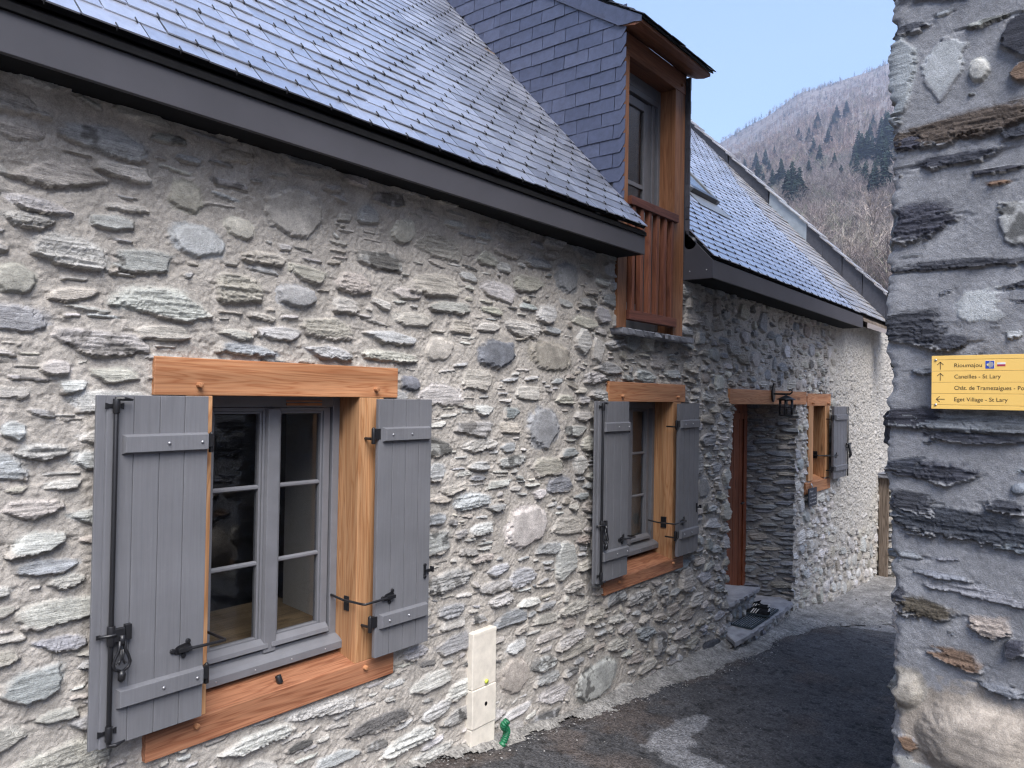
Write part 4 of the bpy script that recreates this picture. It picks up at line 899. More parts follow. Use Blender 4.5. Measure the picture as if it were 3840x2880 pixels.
# door mat: rubber strips between aluminium bars
t = empty('door_mat', (7.62, 0, -.45), 'striped door mat with silver bars on the doorstep', 'mat')
Mt = lambda a, b, z: (7.185 + .83 * a + .012 * b, -.135 + .035 * a + .235 * b, z)
mb = MB(); mb.hexa([Mt(0, 0, -.446), Mt(1, 0, -.446), Mt(1, 1, -.446), Mt(0, 1, -.446), Mt(0, 0, -.428), Mt(1, 0, -.428), Mt(1, 1, -.428), Mt(0, 1, -.428)])
M['rubber'] = mat_plain('dark_ribbed_rubber', (.045, .06, .068), .8, .2, bmp=.5, bsc=300)
child(mb.build('rubber_pad', M['rubber'], None, .002), t)
mb = MB()
for i in range(10):
    b = .06 + i * .098; mb.hexa([Mt(.004, b, -.43), Mt(.996, b, -.43), Mt(.996, b + .022, -.43), Mt(.004, b + .022, -.43), Mt(.004, b, -.423), Mt(.996, b, -.423), Mt(.996, b + .022, -.423), Mt(.004, b + .022, -.423)])
child(mb.build('metal_bars', M['steel']), t)

# trainers
M['suede'] = mat_plain('black_suede', (.014, .014, .016), .8, .3, var=.2, sc=60, bmp=.3)
M['white'] = mat_plain('white_leather', (.72, .70, .66), .6, .4, var=.04)
M['shoe_in'] = mat_plain('shoe_lining', (.05, .05, .052), .9, .1)
def shoe(loc, rot, label):
    t = empty('trainer', loc, label, 'shoe', 'pair of black trainers on the doorstep')
    t.rotation_euler = (0, 0, rot); bpy.context.view_layer.update()
    L = .285; ys = np.linspace(0, 1, 15)
    hw = np.interp(ys, [0, .08, .25, .45, .65, .82, .94, 1], [.012, .032, .036, .037, .047, .046, .030, .008])
    cxo = np.interp(ys, [0, .3, .7, 1], [0, 0, .006, -.002])
    mb = MB(); n = 20; vs = []
    for (z, s) in ((0, .96), (.006, 1.06), (.020, 1.04), (.024, .96)):
        for i in range(15): vs.append((cxo[i] - hw[i] * s - .002, ys[i] * L, z))
        for i in range(14, -1, -1): vs.append((cxo[i] + hw[i] * s + .002, ys[i] * L, z))
    m = 30; fs = [tuple(range(m))[::-1], tuple(range(3 * m, 4 * m))]
    for k in range(3):
        for i in range(m): fs.append((k * m + i, k * m + (i + 1) % m, (k + 1) * m + (i + 1) % m, (k + 1) * m + i))
    mb.add(vs, fs, 0, True); so = mb.build('sole', M['rubber']); so.parent = t
    top = np.interp(ys, [0, .06, .15, .30, .40, .55, .70, .85, .95, 1], [.066, .088, .086, .078, .088, .082, .062, .046, .036, .026])
    mb = MB(); vs = []; K = 13
    for i in range(15):
        for k in range(K):
            a = math.pi * k / (K - 1); x = -math.cos(a); zz = math.sin(a) ** .62
            wsc = 1 - .34 * max(0, zz - .3) if ys[i] < .6 else 1
            z = .022 + (top[i] - .022) * zz
            if ys[i] < .36 and 4 <= k <= 8: z = min(z, .022 + (top[i] - .022) * .38) if ys[i] > .04 else z      # foot opening
            vs.append((cxo[i] + x * hw[i] * wsc, ys[i] * L * .985 + .002, z))
    fs = []
    for i in range(14):
        for k in range(K - 1): fs.append((i * K + k, (i + 1) * K + k, (i + 1) * K + k + 1, i * K + k + 1))
    mb.add(vs, fs, 0, True)
    for f_i, f in enumerate(mb.f):
        if all((q % K) in range(4, 9) for q in f) and f_i < 5 * 12: mb.m[f_i] = 1
    up = mb.build('upper', [M['suede'], M['shoe_in']]); up.parent = t
    for sd_ in (-1, 1):
        for j in range(3):
            y0 = .40 + .085 * j; pts = []
            for q in range(5):
                f = q / 4; yv = y0 + .10 * f * -1 + .04; zz = .10 + .72 * f
                i = np.interp(yv, ys, np.arange(15)); hwv = np.interp(yv, ys, hw); tp = np.interp(yv, ys, top); cc_ = np.interp(yv, ys, cxo)
                a = math.asin(min(1, zz ** (1 / .62))); x = math.cos(a); wsc = 1 - .34 * max(0, zz - .3) if yv < .6 else 1
                pts.append((cc_ + sd_ * (x * hwv * wsc + .0022), yv * L, .022 + (tp - .022) * zz))
            mb = MB(); vs = []
            for p in pts: vs += [p, (p[0], p[1] + .0125, p[2])]
            fs = [(2 * i, 2 * i + 1, 2 * i + 3, 2 * i + 2) for i in range(4)]
            mb.add(vs, fs); st = mb.build('stripe', M['white']); st.parent = t
    mb = MB(); mb.prism([(-.022, .004, .060), (.022, .004, .060), (.018, -.001, .088), (-.018, -.001, .088)], (0, .010, .0)); hp = mb.build('heel_tab', M['white'], None, .002); hp.parent = t
    mb = MB(); mb.hexa([(-.018, .115, .082), (.018, .115, .082), (.016, .19, .066), (-.016, .19, .066), (-.022, .098, .112), (.022, .098, .112), (.016, .19, .071), (-.016, .19, .071)]); tg = mb.build('tongue', M['suede'], None, .003); tg.parent = t
    for j in range(4):
        y = .118 + j * .020; z = np.interp(y / L, ys, top) + .003; mb = MB(); mb.tube([(-.026, y, z - .010), (0, y - .006, z + .003), (.026, y, z - .010)], .0028, 6); la = mb.build('lace', M['suede']); la.parent = t
    return t
shoe((7.63, -.145, -.424), R(1), 'nearer black trainer with three white stripes on the door mat')
shoe((7.79, -.085, -.424), R(-7), 'farther black trainer of the pair, partly hidden by the other')

# wall lantern
t = empty('wall_lantern', (8.03, 0, 1.82), 'black metal lantern hanging from a bracket over the doorway', 'lantern')
mb = MB()
pl_ = [(8.03 + .032 * math.cos(a) * (1 + .25 * math.cos(2 * a)), -.004, 1.82 + .09 * math.sin(a)) for a in np.linspace(0, 2 * math.pi, 20, endpoint=False)]
mb.prism(pl_, (0, -.018, 0)); mb.tube([(8.03, -.012, 1.90), (8.02, -.022, 1.93), (8.0, -.02, 1.925), (8.005, -.02, 1.91)], .006, 6); mb.tube([(8.03, -.012, 1.90), (8.045, -.022, 1.925), (8.06, -.02, 1.918)], .006, 6)
mb.tube([(8.03, -.015, 1.817), (8.03, -.12, 1.815), (8.03, -.185, 1.817), (8.03, -.208, 1.832), (8.03, -.208, 1.85), (8.03, -.19, 1.862), (8.03, -.172, 1.852)], [.010, .010, .009, .008, .007, .006, .004], 8)
child(mb.build('bracket', M['black'], None, .001), t)
LC = (8.03, -.147, 0)
mb = MB(); mb.lathe((LC[0], LC[1], 0), [(.0, 1.812), (.012, 1.812), (.014, 1.80), (.03, 1.795), (.062, 1.777), (.097, 1.762), (.097, 1.757), (.0, 1.757)], 18); child(mb.build('cap', M['black']), t)
mb = MB()
for k in range(6):
    a = k * math.pi / 3 + .2; x, y = LC[0] + .068 * math.cos(a), LC[1] + .068 * math.sin(a); mb.tube([(x, y, 1.595), (x, y, 1.757)], .0085, 6)
for z in (1.598, 1.68, 1.752):
    mb.tube([(LC[0] + .068 * math.cos(a), LC[1] + .068 * math.sin(a), z) for a in np.linspace(0, 2 * math.pi, 19)], .006, 6, 0, False)
mb.lathe((LC[0], LC[1], 0), [(0, 1.59), (.07, 1.59), (.07, 1.598), (0, 1.598)], 16)
child(mb.build('cage', M['black']), t)
mb = MB(); mb.lathe((LC[0], LC[1], 0), [(.060, 1.6), (.060, 1.755)], 18); child(mb.build('glass', M['clear']), t)
mb = MB(); mb.lathe((LC[0], LC[1], 0), [(0, 1.66), (.018, 1.665), (.026, 1.69), (.018, 1.715), (.012, 1.755)], 12); child(mb.build('bulb', M['roomwall']), t)

# ---- text helper
def text_mesh(s_, x, y, height, width, frame, mat, name, parent, shear=0.0, depth=0.0006):
    cu = bpy.data.curves.new('t', 'FONT'); cu.body = s_; cu.size = 1.0; cu.shear = shear; cu.resolution_u = 4
    to = bpy.data.objects.new('t', cu); COL.objects.link(to); dg = bpy.context.evaluated_depsgraph_get()
    me = bpy.data.meshes.new_from_object(to.evaluated_get(dg)); bpy.data.objects.remove(to); bpy.data.curves.remove(cu)
    co = np.empty(len(me.vertices) * 3, np.float32); me.vertices.foreach_get('co', co); co = co.reshape(-1, 3)
    sx = width / max(1e-6, co[:, 0].max() - co[:, 0].min()); sy = height / .69
    P = frame(x + (co[:, 0] - co[:, 0].min()) * sx, y + co[:, 1] * sy, np.full(len(co), depth))
    me.vertices.foreach_set('co', P.astype(np.float32).ravel()); me.materials.clear(); me.materials.append(mat); me.update(); me.name = name
    o = bpy.data.objects.new(name, me); COL.objects.link(o); return child(o, parent)

# hanging slate with chalk writing
t = empty('hanging_slate', (9.3, -.03, .62), 'small dark slate with chalk handwriting hanging under the small window', 'sign')
M['chalk'] = mat_plain('white_chalk', (.62, .63, .64), .95, .1)
M['signslate'] = mat_plain('writing_slate', (.042, .046, .06), .6, .3, var=.1)
mb = MB(); mb.box(9.145, 9.445, -.04, -.028, .512, .722); child(mb.build('board', M['signslate'], None, .002), t)
mb = MB(); mb.tube([(9.30, -.034, .715), (9.285, -.035, .74), (9.29, -.02, .765), (9.31, -.012, .775), (9.325, -.02, .755), (9.31, -.035, .715)], .006, 6); child(mb.build('hook', M['steel']), t)
cf_ = lambda u, v, n: np.stack([9.145 + u, -.0405 - n, .512 + v], -1)
for (s_, x, y, h_, w_) in (('Maison', .03, .165, .022, .13), ('J. de Laure', .07, .120, .020, .18), ('à la demeure', .04, .080, .018, .22), ('06 24 45 84', .03, .030, .018, .23)):
    text_mesh(s_, x, y, h_, w_, cf_, M['chalk'], 'writing', t, .35)

# cream cable cover at the foot of the wall
M['cream'] = mat_plain('cream_painted_metal', (.70, .65, .565), .5, .4, var=.06, sc=14, bmp=.1)
t = empty('cable_cover', (3.38, 0, -.25), 'cream metal cable cover panel fixed low on the stone wall', 'cover')
for nm, z0, z1, y in (('upper_panel', .072, .392, -.022), ('middle_panel', -.150, .069, -.026), ('lower_panel', -.27, -.153, -.020)):
    mb = MB(); mb.box(3.283, 3.492, y, .05, z0, z1); o = child(mb.build(nm, M['cream'], None, .004), t)
mb = MB(); mb.tube([(3.40, -.026, .098), (3.40, -.034, .098)], .013, 12); M['lime'] = mat_plain('lime_green_plug', (.55, .62, .08), .5); child(mb.build('plug', M['lime']), t)
mb = MB(); mb.tube([(3.40, -.0265, -.03), (3.40, -.028, -.03)], .012, 12); child(mb.build('hole', M['dark']), t)
mb = MB(); mb.prism([(3.286, -.0235, .372), (3.489, -.0235, .372), (3.489, -.0225, .390), (3.286, -.0225, .390)], (0, .002, 0)); child(mb.build('lip', M['cream']), t)

# green corrugated conduit
M['green'] = mat_plain('green_ribbed_plastic', (.012, .15, .065), .45, .5, var=.06)
t = empty('conduit_hose', (3.6, -.06, -.3), 'short green corrugated conduit sticking out of the ground by the wall', 'hose')
P = [(3.500, -.055, -.36), (3.515, -.06, -.30), (3.536, -.065, -.262), (3.545, -.068, -.232), (3.534, -.07, -.205), (3.510, -.075, -.187), (3.500, -.085, -.165), (3.512, -.10, -.143)]
Pd = []; n = 90
for i in range(n):
    q = i / (n - 1) * (len(P) - 1); k = min(int(q), len(P) - 2); f = q - k
    p0, p1, p2, p3 = (np.array(P[min(max(k + d, 0), len(P) - 1)]) for d in (-1, 0, 1, 2))
    Pd.append(tuple(.5 * ((2 * p1) + (-p0 + p2) * f + (2 * p0 - 5 * p1 + 4 * p2 - p3) * f * f + (-p0 + 3 * p1 - 3 * p2 + p3) * f ** 3)))
mb = MB(); mb.tube(Pd, [.0205 + .0024 * (1 if math.sin(i / n * 2 * math.pi * 20) > 0 else -1) for i in range(n)], 16, 0, False)
child(mb.build('ribbed_tube', M['green']), t)
mb = MB(); e = Vector(Pd[-1]); d = (Vector(Pd[-1]) - Vector(Pd[-6])).normalized(); mb.tube([e - d * .012, e - d * .010], .0185, 14); child(mb.build('inside', M['dark']), t)

# ---------------------------------------------------------------- yellow direction sign on the neighbouring building
t = empty('direction_sign', (3.3, -2.5, 1.83), 'yellow direction sign with arrows and place names screwed to the stone corner', 'sign')
M['yellow'] = mat_plain('yellow_sign_enamel', (.93, .60, .165), .38, .45, var=.015, sc=5)
M['ink'] = mat_plain('dark_brown_ink', (.035, .018, .012), .5); M['blue'] = mat_plain('blue_emblem', (.03, .07, .42), .4); M['pale'] = mat_plain('white_enamel', (.75, .75, .74), .4); M['red'] = mat_plain('red_enamel', (.42, .03, .07), .4)
M['shell'] = mat_plain('shell_yellow', (.75, .68, .35), .4)
SO = .046
def sf(u, v, n): return np.stack([P0[0] + sd[0] * u + n1[0] * (SO + n), P0[1] + sd[1] * u + n1[1] * (SO + n), v], -1)
def sp(u, v, n): return tuple(float(q) for q in sf(np.array(float(u)), np.array(float(v)), np.array(float(n))))
def sbox(mb, u0, u1, v0, v1, n0, n1_, mi=0): mb.hexa([sp(u0, v0, n0), sp(u1, v0, n0), sp(u1, v0, n1_), sp(u0, v0, n1_), sp(u0, v1, n0), sp(u1, v1, n0), sp(u1, v1, n1_), sp(u0, v1, n1_)], mi)
zl = [1.7267, 1.7429, 1.7862, 1.8293, 1.8723, 1.9155, 1.932]
for a, b in zip(zl[:-1], zl[1:]):
    mb = MB(); sbox(mb, .149, .80, a + .0005, b - .0005, -.012, 0); child(mb.build('strip', M['yellow'], None, .0006), t)
mb = MB(); sbox(mb, .155, .79, 1.73, 1.929, -.014, -.0022); child(mb.build('backing_plate', M['ink']), t)
for (s_, x, y, w_) in (('Rioumajou', .2286, 1.8868, .0925), ('Caneilles - St Lary', .2287, 1.8440, .153), ('Chât. de Tramezaigues - Po', .2289, 1.8010, .226), ('Eget Village - St Lary', .2292, 1.7577, .175)):
    text_mesh(s_, x, y, .0145, w_, sf, M['ink'], 'lettering', t)
def bar(mb, a, b, w):
    a = np.array(a); b = np.array(b); d = (b - a) / np.linalg.norm(b - a); p = np.array([-d[1], d[0]]) * w / 2; q = [a - p, b - p, b + p, a + p]
    mb.add([sp(x, y, .0007) for x, y in q], [(0, 1, 2, 3)])
for (cx, z0) in ((.180, 1.8785), (.180, 1.8355)):
    mb = MB(); bar(mb, (cx, z0), (cx, z0 + .0285), .0022); bar(mb, (cx - .0108, z0 + .018), (cx + .0006, z0 + .0295), .0022); bar(mb, (cx + .0108, z0 + .018), (cx - .0006, z0 + .0295), .0022); child(mb.build('arrow', M['ink']), t)
mb = MB(); bar(mb, (.1665, 1.7645), (.196, 1.7645), .0022); bar(mb, (.1665, 1.7645), (.1785, 1.7755), .0022); bar(mb, (.1665, 1.7645), (.1785, 1.7535), .0022); child(mb.build('arrow', M['ink']), t)
mb = MB(); sbox(mb, .3318, .3612, 1.8795, 1.9093, 0, .0005); em = child(mb.build('emblem', M['pale']), t)
mb = MB(); sbox(mb, .3325, .3605, 1.8802, 1.9086, .0005, .0009); child(mb.build('blue_field', M['blue']), em)
mb = MB()
for k in range(9):
    a = R(-58 + 14.5 * k); x0, y0 = .3395, 1.8944; r1_ = .019 if abs(k - 4) < 3 else .016
    p = lambda r_, q: sp(x0 + r_ * math.cos(a + q), y0 + r_ * math.sin(a + q), .0013); mb.add([p(.004, -.1), p(r1_, -.045), p(r1_, .045), p(.004, .1)], [(0, 1, 2, 3)])
mb.add([sp(.3395 + .0032 * math.cos(a), 1.8944 + .004 * math.sin(a), .0014) for a in np.linspace(0, 2 * math.pi, 12, endpoint=False)], [tuple(range(12))]); child(mb.build('shell_rays', M['shell']), em)
mb = MB(); sbox(mb, .3702, .3962, 1.8952, 1.9022, 0, .0006); fl = child(mb.build('flag', M['pale']), t)
mb = MB(); sbox(mb, .3702, .3962, 1.8882, 1.8950, 0, .0006); child(mb.build('red_band', M['red']), fl)
for z in (1.9152, 1.7428):
    mb = MB(); c = sp(.1645, z, 0); e = sp(.1645, z, .003); mb.tube([c, e], .0042, 12); e2 = sp(.1645, z, .0036); sc_ = mb.build('screw', M['steel']); child(sc_, t)

# ---------------------------------------------------------------- low ruined outbuilding at the end of the house
t = empty('ruined_outbuilding', (12.8, -.3, -.9), 'low ruined stone outbuilding with a grey timber post at the far end of the house', 'outbuilding')
rx = spaced([(-.02, 2.0, .012)]); rz_ = spaced([(-1.05, .66, .009)])
hh, cc = stone_field(rx, rz_, [], [(900, .06, .15, 1.8, 3.5, 'bsr', .1), (2500, .03, .07, 1.8, 4, 'bs', .15)], 87, (.36, .34, .30), lambda a, b, g: ((5, 0, 7, 2, 6), 1.8, 1, None), mort_amp=1.6)
vv = np.stack([np.broadcast_to(12.66 - hh, hh.shape), np.broadcast_to(-.14 - rx[None, :], hh.shape), np.broadcast_to(rz_[:, None] + .03 * vnoise(rx * 6, 0, 4)[None, :], hh.shape)], -1).reshape(-1, 3)
child(np_mesh('wall', vv, grid_quads(np.ones((len(rz_) - 1, len(rx) - 1), bool))[:, ::-1], M['stone'], col=cc.reshape(-1, 4), smooth=True), t)
mb = MB(); mb.hexa([(12.585, -.005, -.95), (12.585, -.125, -.93), (12.70, -.125, -.93), (12.70, -.005, -.95), (12.60, .012, .60), (12.60, -.14, .59), (12.72, -.14, .59), (12.72, .012, .60)][::1]); child(mb.build('timber_post', M['oldwood'], None, .008), t)
slab('capstone', [(12.52, .08), (12.52, -.5), (12.6, -2.2), (13.6, -2.2), (13.6, .1)], .60, .67, 77, M['slab'], t, .12, .03)
mb = MB(); mb.box(12.72, 13.6, -2.1, .3, -1.0, .60); child(mb.build('wall_core', M['roomdark']), t)

t = tag(MB(), None) if False else None
mb = MB()
cs = MB(); pts = [(.0, .0), (.16, .0), (.17, .02), (.12, .09), (.05, .12), (.0, .09)]
cs.prism([(1.70 + a, .30, .602 + b) for a, b in pts], (0, .26, 0)); o = cs.build('cushion', M['cushion'], None, .03, 4)
tag(o, 'burgundy cushion lying on the wooden board inside the large window', 'cushion')
# ================================================================ ground, lane, verge strip
def mat_ground(name, rough, spec, bscale, bstr, speck):
    m, nt, n, l, b = new_mat(name)
    at = n.new('ShaderNodeAttribute'); at.attribute_name = 'Col'; co = objco(n, l)
    v = n.new('ShaderNodeTexVoronoi'); v.inputs['Scale'].default_value = bscale; l.new(co, v.inputs['Vector'])
    v2 = n.new('ShaderNodeTexVoronoi'); v2.inputs['Scale'].default_value = bscale * .37; l.new(co, v2.inputs['Vector'])
    nn = noise(n, l, bscale * .12, 5, .7, co); n2 = noise(n, l, 2.2, 4, .6, co)
    sepa = n.new('ShaderNodeSeparateColor'); l.new(v.outputs['Color'], sepa.inputs[0])
    f1 = maprange(n, l, sepa.outputs[0], 0, 1, 1 - speck, 1 + speck); f2 = maprange(n, l, nn.outputs[0], .3, .7, .65, 1.35); f3 = maprange(n, l, n2.outputs[0], .3, .7, .8, 1.2)
    a_ = n.new('ShaderNodeMath'); a_.operation = 'MULTIPLY'; l.new(f1, a_.inputs[0]); l.new(f2, a_.inputs[1]); c_ = n.new('ShaderNodeMath'); c_.operation = 'MULTIPLY'; l.new(a_.outputs[0], c_.inputs[0]); l.new(f3, c_.inputs[1])
    cmb = n.new('ShaderNodeCombineColor')
    for i in range(3): l.new(c_.outputs[0], cmb.inputs[i])
    l.new(mixc(n, l, 'MULTIPLY', 1.0, at.outputs['Color'], cmb.outputs[0]), b.inputs['Base Color'])
    b.inputs['Roughness'].default_value = rough; b.inputs['Specular IOR Level'].default_value = spec
    inv = n.new('ShaderNodeMath'); inv.operation = 'SUBTRACT'; inv.inputs[0].default_value = 1; l.new(v.outputs['Distance'], inv.inputs[1])
    nr = bump(n, l, inv.outputs[0], bstr, .005); nr = bump(n, l, nn.outputs[0], bstr, .012, nr); l.new(nr, b.inputs['Normal'])
    return m
M['asphalt'] = mat_ground('dark_asphalt', .72, .35, 95, .8, .55)
M['gravel'] = mat_ground('pale_gravel_mortar', .95, .15, 75, .8, .35)

gx = spaced([(-400, -20, 20), (-20, 30, 1), (30, 200, 10)]); gy = spaced([(-400, -20, 20), (-20, 20, 1), (20, 80, 10)])
zz = np.broadcast_to((G(gx) - .03)[None, :], (len(gy), len(gx)))
vv = np.stack([np.broadcast_to(gx[None, :], zz.shape), np.broadcast_to(gy[:, None], zz.shape), zz], -1).reshape(-1, 3)
g_ = np_mesh('ground', vv, grid_quads(np.ones((len(gy) - 1, len(gx) - 1), bool)), M['gravel'], col=np.tile(np.array([(.14, .135, .125)], np.float32), (len(vv), 1))); tag(g_, kind='structure')

ax = spaced([(-8, 2.0, .25), (2.0, 9.4, .022)]); ay = spaced([(-14, -2.4, .25), (-2.4, .06, .022)])
AX, AY = ax[None, :], ay[:, None]
zl_ = G(ax)[None, :] + .006 * fbm(AX * 3, AY * 3, 201, 3) + .0025 * fbm(AX * 25, AY * 25, 204, 2) + 0 * AY
edge = AX - (8.72 - .30 * (AY + .4) + .10 * fbm(AX * 4, AY * 4, 207, 3))
tone = fbm(AX * 2.2, AY * 2.2, 211, 4)
c0 = np.array((.068, .067, .069), np.float32) * (1 + .35 * tone)[..., None]
hole = (fbm(AX * 22, AY * 22, 214, 2) < -.42); c0 = np.where(hole[..., None], c0 * .35, c0); zl_ = zl_ - .004 * hole
brown = sstep(.10, .5, fbm(AX * 2.6, AY * 3.4, 217, 3) + .55 * sstep(-.6, -.05, AY) - .1)[..., None]
c0 = c0 * (1 - .45 * brown) + .45 * brown * np.array((.10, .075, .06))
# pale worn patch, three lobes
def blob(cx, cy, rx_, ry_, ang):
    dx, dy = AX - cx, AY - cy; u = dx * math.cos(ang) + dy * math.sin(ang); v = -dx * math.sin(ang) + dy * math.cos(ang); return 1 - np.sqrt((u / rx_) ** 2 + (v / ry_) ** 2)
pb = np.maximum(np.maximum(blob(4.72, -.62, .44, .11, -.02), blob(4.42, -.68, .26, .16, .1)), blob(4.25, -.92, .14, .30, -.15)) + .35 * fbm(AX * 9, AY * 16, 221, 3)
pm = (.8 * sstep(.04, .20, pb))[..., None]; c0 = c0 * (1 - pm) + pm * np.array((.24, .24, .245))
dm = sstep(-.5, .1, edge + .25 * fbm(AX * 6, AY * 6, 225, 3))[..., None]; c0 = c0 * (1 - .35 * dm) + .35 * dm * np.array((.13, .125, .12))
ke = (edge < 0)[:-1, :-1]
v_, q_, c_ = compress(np.stack([np.broadcast_to(AX, zl_.shape), np.broadcast_to(AY, zl_.shape), zl_], -1).reshape(-1, 3), grid_quads(ke), c0.reshape(-1, 3))
ln_ = np_mesh('lane', v_, q_, M['asphalt'], col=c_, smooth=True); tag(ln_, kind='structure')
# pale trodden apron past the asphalt
bx = spaced([(8.0, 14, .03), (14, 40, 1)]); by = spaced([(-9, -2.2, .4), (-2.2, .06, .03)])
BX, BY = bx[None, :], by[:, None]
zb_ = G(bx)[None, :] - .004 + .012 * fbm(BX * 3, BY * 3, 231, 4) + .006 * fbm(BX * 16, BY * 16, 235, 2) - .02 * sstep(9.3, 8.4, BX)
cb = np.array((.235, .228, .22), np.float32) * (1 + .4 * fbm(BX * 3, BY * 5, 238, 4))[..., None]
ap_ = np_mesh('path', np.stack([np.broadcast_to(BX, zb_.shape), np.broadcast_to(BY, zb_.shape), zb_], -1).reshape(-1, 3), grid_quads(np.ones((len(by) - 1, len(bx) - 1), bool)), M['gravel'], col=cb.reshape(-1, 3), smooth=True); tag(ap_, kind='structure')
# strip of mortar and gravel along the wall foot
sx_ = spaced([(1.5, 9.6, .018)]); sy_ = spaced([(-.95, .10, .016)])
SX, SY = sx_[None, :], sy_[:, None]
W_ = np.interp(sx_, [1.5, 3.0, 3.66, 4.2, 5.2, 6.05, 6.9, 7.5, 8.5, 9.0, 9.6], [.0, .01, .04, .03, .09, .21, .29, .20, .36, .60, .9])[None, :]
ns = fbm(SX * 5, SY * 7, 241, 4); ns2 = fbm(SX * 24, SY * 24, 245, 3)
pr_ = (SY + W_ + .09 * ns) 
zs_ = G(sx_)[None, :] + np.clip(pr_ * .14, -.03, .035) + .006 * ns2 * (pr_ > -.02) + .004 + .03 * sstep(-.10, .02, SY)
cs_ = np.array((.25, .24, .222), np.float32) * (1 + .28 * ns + .22 * ns2)[..., None]
ks = (pr_ > -.04)[:-1, :-1]
v_, q_, c_ = compress(np.stack([np.broadcast_to(SX, zs_.shape), np.broadcast_to(SY, zs_.shape), zs_], -1).reshape(-1, 3), grid_quads(ks), cs_.reshape(-1, 3))
st_ = np_mesh('gravel_strip', v_, q_, M['gravel'], col=c_, smooth=True); tag(st_, kind='structure')
# loose chippings
def chips(n, xr, yfun, smin, smax, seed):
    g = np.random.default_rng(seed); vs, qs, cs = [], [], []
    base = np.array([(1, 0, 0), (0, 1, 0), (-1, 0, 0), (0, -1, 0), (0, 0, 1), (0, 0, -1)], float); fc = np.array([(0, 1, 4), (1, 2, 4), (2, 3, 4), (3, 0, 4), (1, 0, 5), (2, 1, 5), (3, 2, 5), (0, 3, 5)])
    for i in range(n):
        x = g.uniform(*xr); y = yfun(x, g); s = smin * (smax / smin) ** (g.random() ** 2); a = g.uniform(0, 6.28)
        p = base * g.uniform(.6, 1.2, (6, 1)) * np.array([1, .75, .5]) * s; p = np.stack([p[:, 0] * math.cos(a) - p[:, 1] * math.sin(a), p[:, 0] * math.sin(a) + p[:, 1] * math.cos(a), p[:, 2]], -1)
        vs.append(p + (x, y, G(x) + .012 + .2 * s)); qs.append(fc + 6 * i); cs.append(np.tile(np.array((.28, .27, .255)) * g.uniform(.35, 1.5), (6, 1)))
    return np.concatenate(vs), np.concatenate(qs), np.concatenate(cs)
wy = lambda x: float(np.interp(x, [1.5, 3.0, 3.66, 4.2, 5.2, 6.05, 6.9, 7.5, 8.5, 9.0], [.0, .02, .07, .04, .13, .27, .36, .25, .40, .62]))
v1 = chips(1500, (2.9, 9.2), lambda x, g: -wy(x) - abs(g.normal(0, .09)) + .05, .003, .012, 5); v2 = chips(900, (3, 9), lambda x, g: g.uniform(-2.1, -.1), .002, .006, 6); v3 = chips(260, (8.6, 12.4), lambda x, g: g.uniform(-2.2, -.05), .006, .03, 9)
nv = [0, len(v1[0]), len(v1[0]) + len(v2[0])]
ch = np_mesh('loose_gravel', np.concatenate([v1[0], v2[0], v3[0]]), np.concatenate([v1[1], v2[1] + nv[1], v3[1] + nv[2]]), M['stone'], col=np.concatenate([v1[2], v2[2], v3[2]]), tris=True); tag(ch, 'loose pale gravel scattered along the foot of the wall and lane edge', 'gravel', kind='stuff')

# ================================================================ mountainside
CAMXY = np.array([0.0, -2.9]); CZ = 1.75
def crest(az): return np.interp(az, [-180, -150, -110, -60, -30, -10, 12.5, 15.2, 17.9, 20.3, 22.2, 24, 30, 50, 90, 180], [12, 14, 17, 20, 21, 21, 22.0, 21.4, 20.6, 19.4, 18.4, 17.6, 15.2, 14, 17, 18])  # unseen slopes behind the camera are added to block low sky
RR = [60, 90, 120, 176, 300, 430, 600, 1000, 1170, 2000]; EE = [-2.5, 1.0, 3.6, 6.6, 10.8, 13.3, 15.2, 17.7, 18.5, 20.6]
def elev(az, r): return np.interp(r, RR, EE) * (.35 + .65 * crest(az) / 20.6) + (crest(az) - 20.6) * .35 * sstep(300, 2000, r) 
def hill_z(az, r):
    x = r * np.cos(np.radians(az)); y = r * np.sin(np.radians(az))
    return CZ + r * np.tan(np.radians(elev(az, r))) + r * .010 * fbm(x / 160, y / 160, 301, 3)
def hill_pt(az, r): return np.stack([CAMXY[0] + r * np.cos(np.radians(az)), CAMXY[1] + r * np.sin(np.radians(az)), hill_z(az, r)], -1)
azs = np.concatenate([np.arange(-180, 5, 4.0), np.arange(5, 32, .5), np.arange(32, 181, 4.0)]); rs = np.concatenate([np.geomspace(60, 2000, 60), [2100, 2300, 2600]])
AZ, RS = np.meshgrid(azs, rs)
pz = hill_z(AZ, np.minimum(RS, 2000)) - np.maximum(RS - 2000, 0) * .8
hv = np.stack([RS * np.cos(np.radians(AZ)), CAMXY[1] + RS * np.sin(np.radians(AZ)), pz], -1).reshape(-1, 3)
M['forest_floor'] = mat_plain('leaf_litter_slope', (.17, .145, .13), .95, .1, var=.25, sc=.05)
mt = np_mesh('mountain', hv, grid_quads(np.ones((len(rs) - 1, len(azs) - 1), bool)), M['forest_floor'], smooth=True); tag(mt, kind='structure')

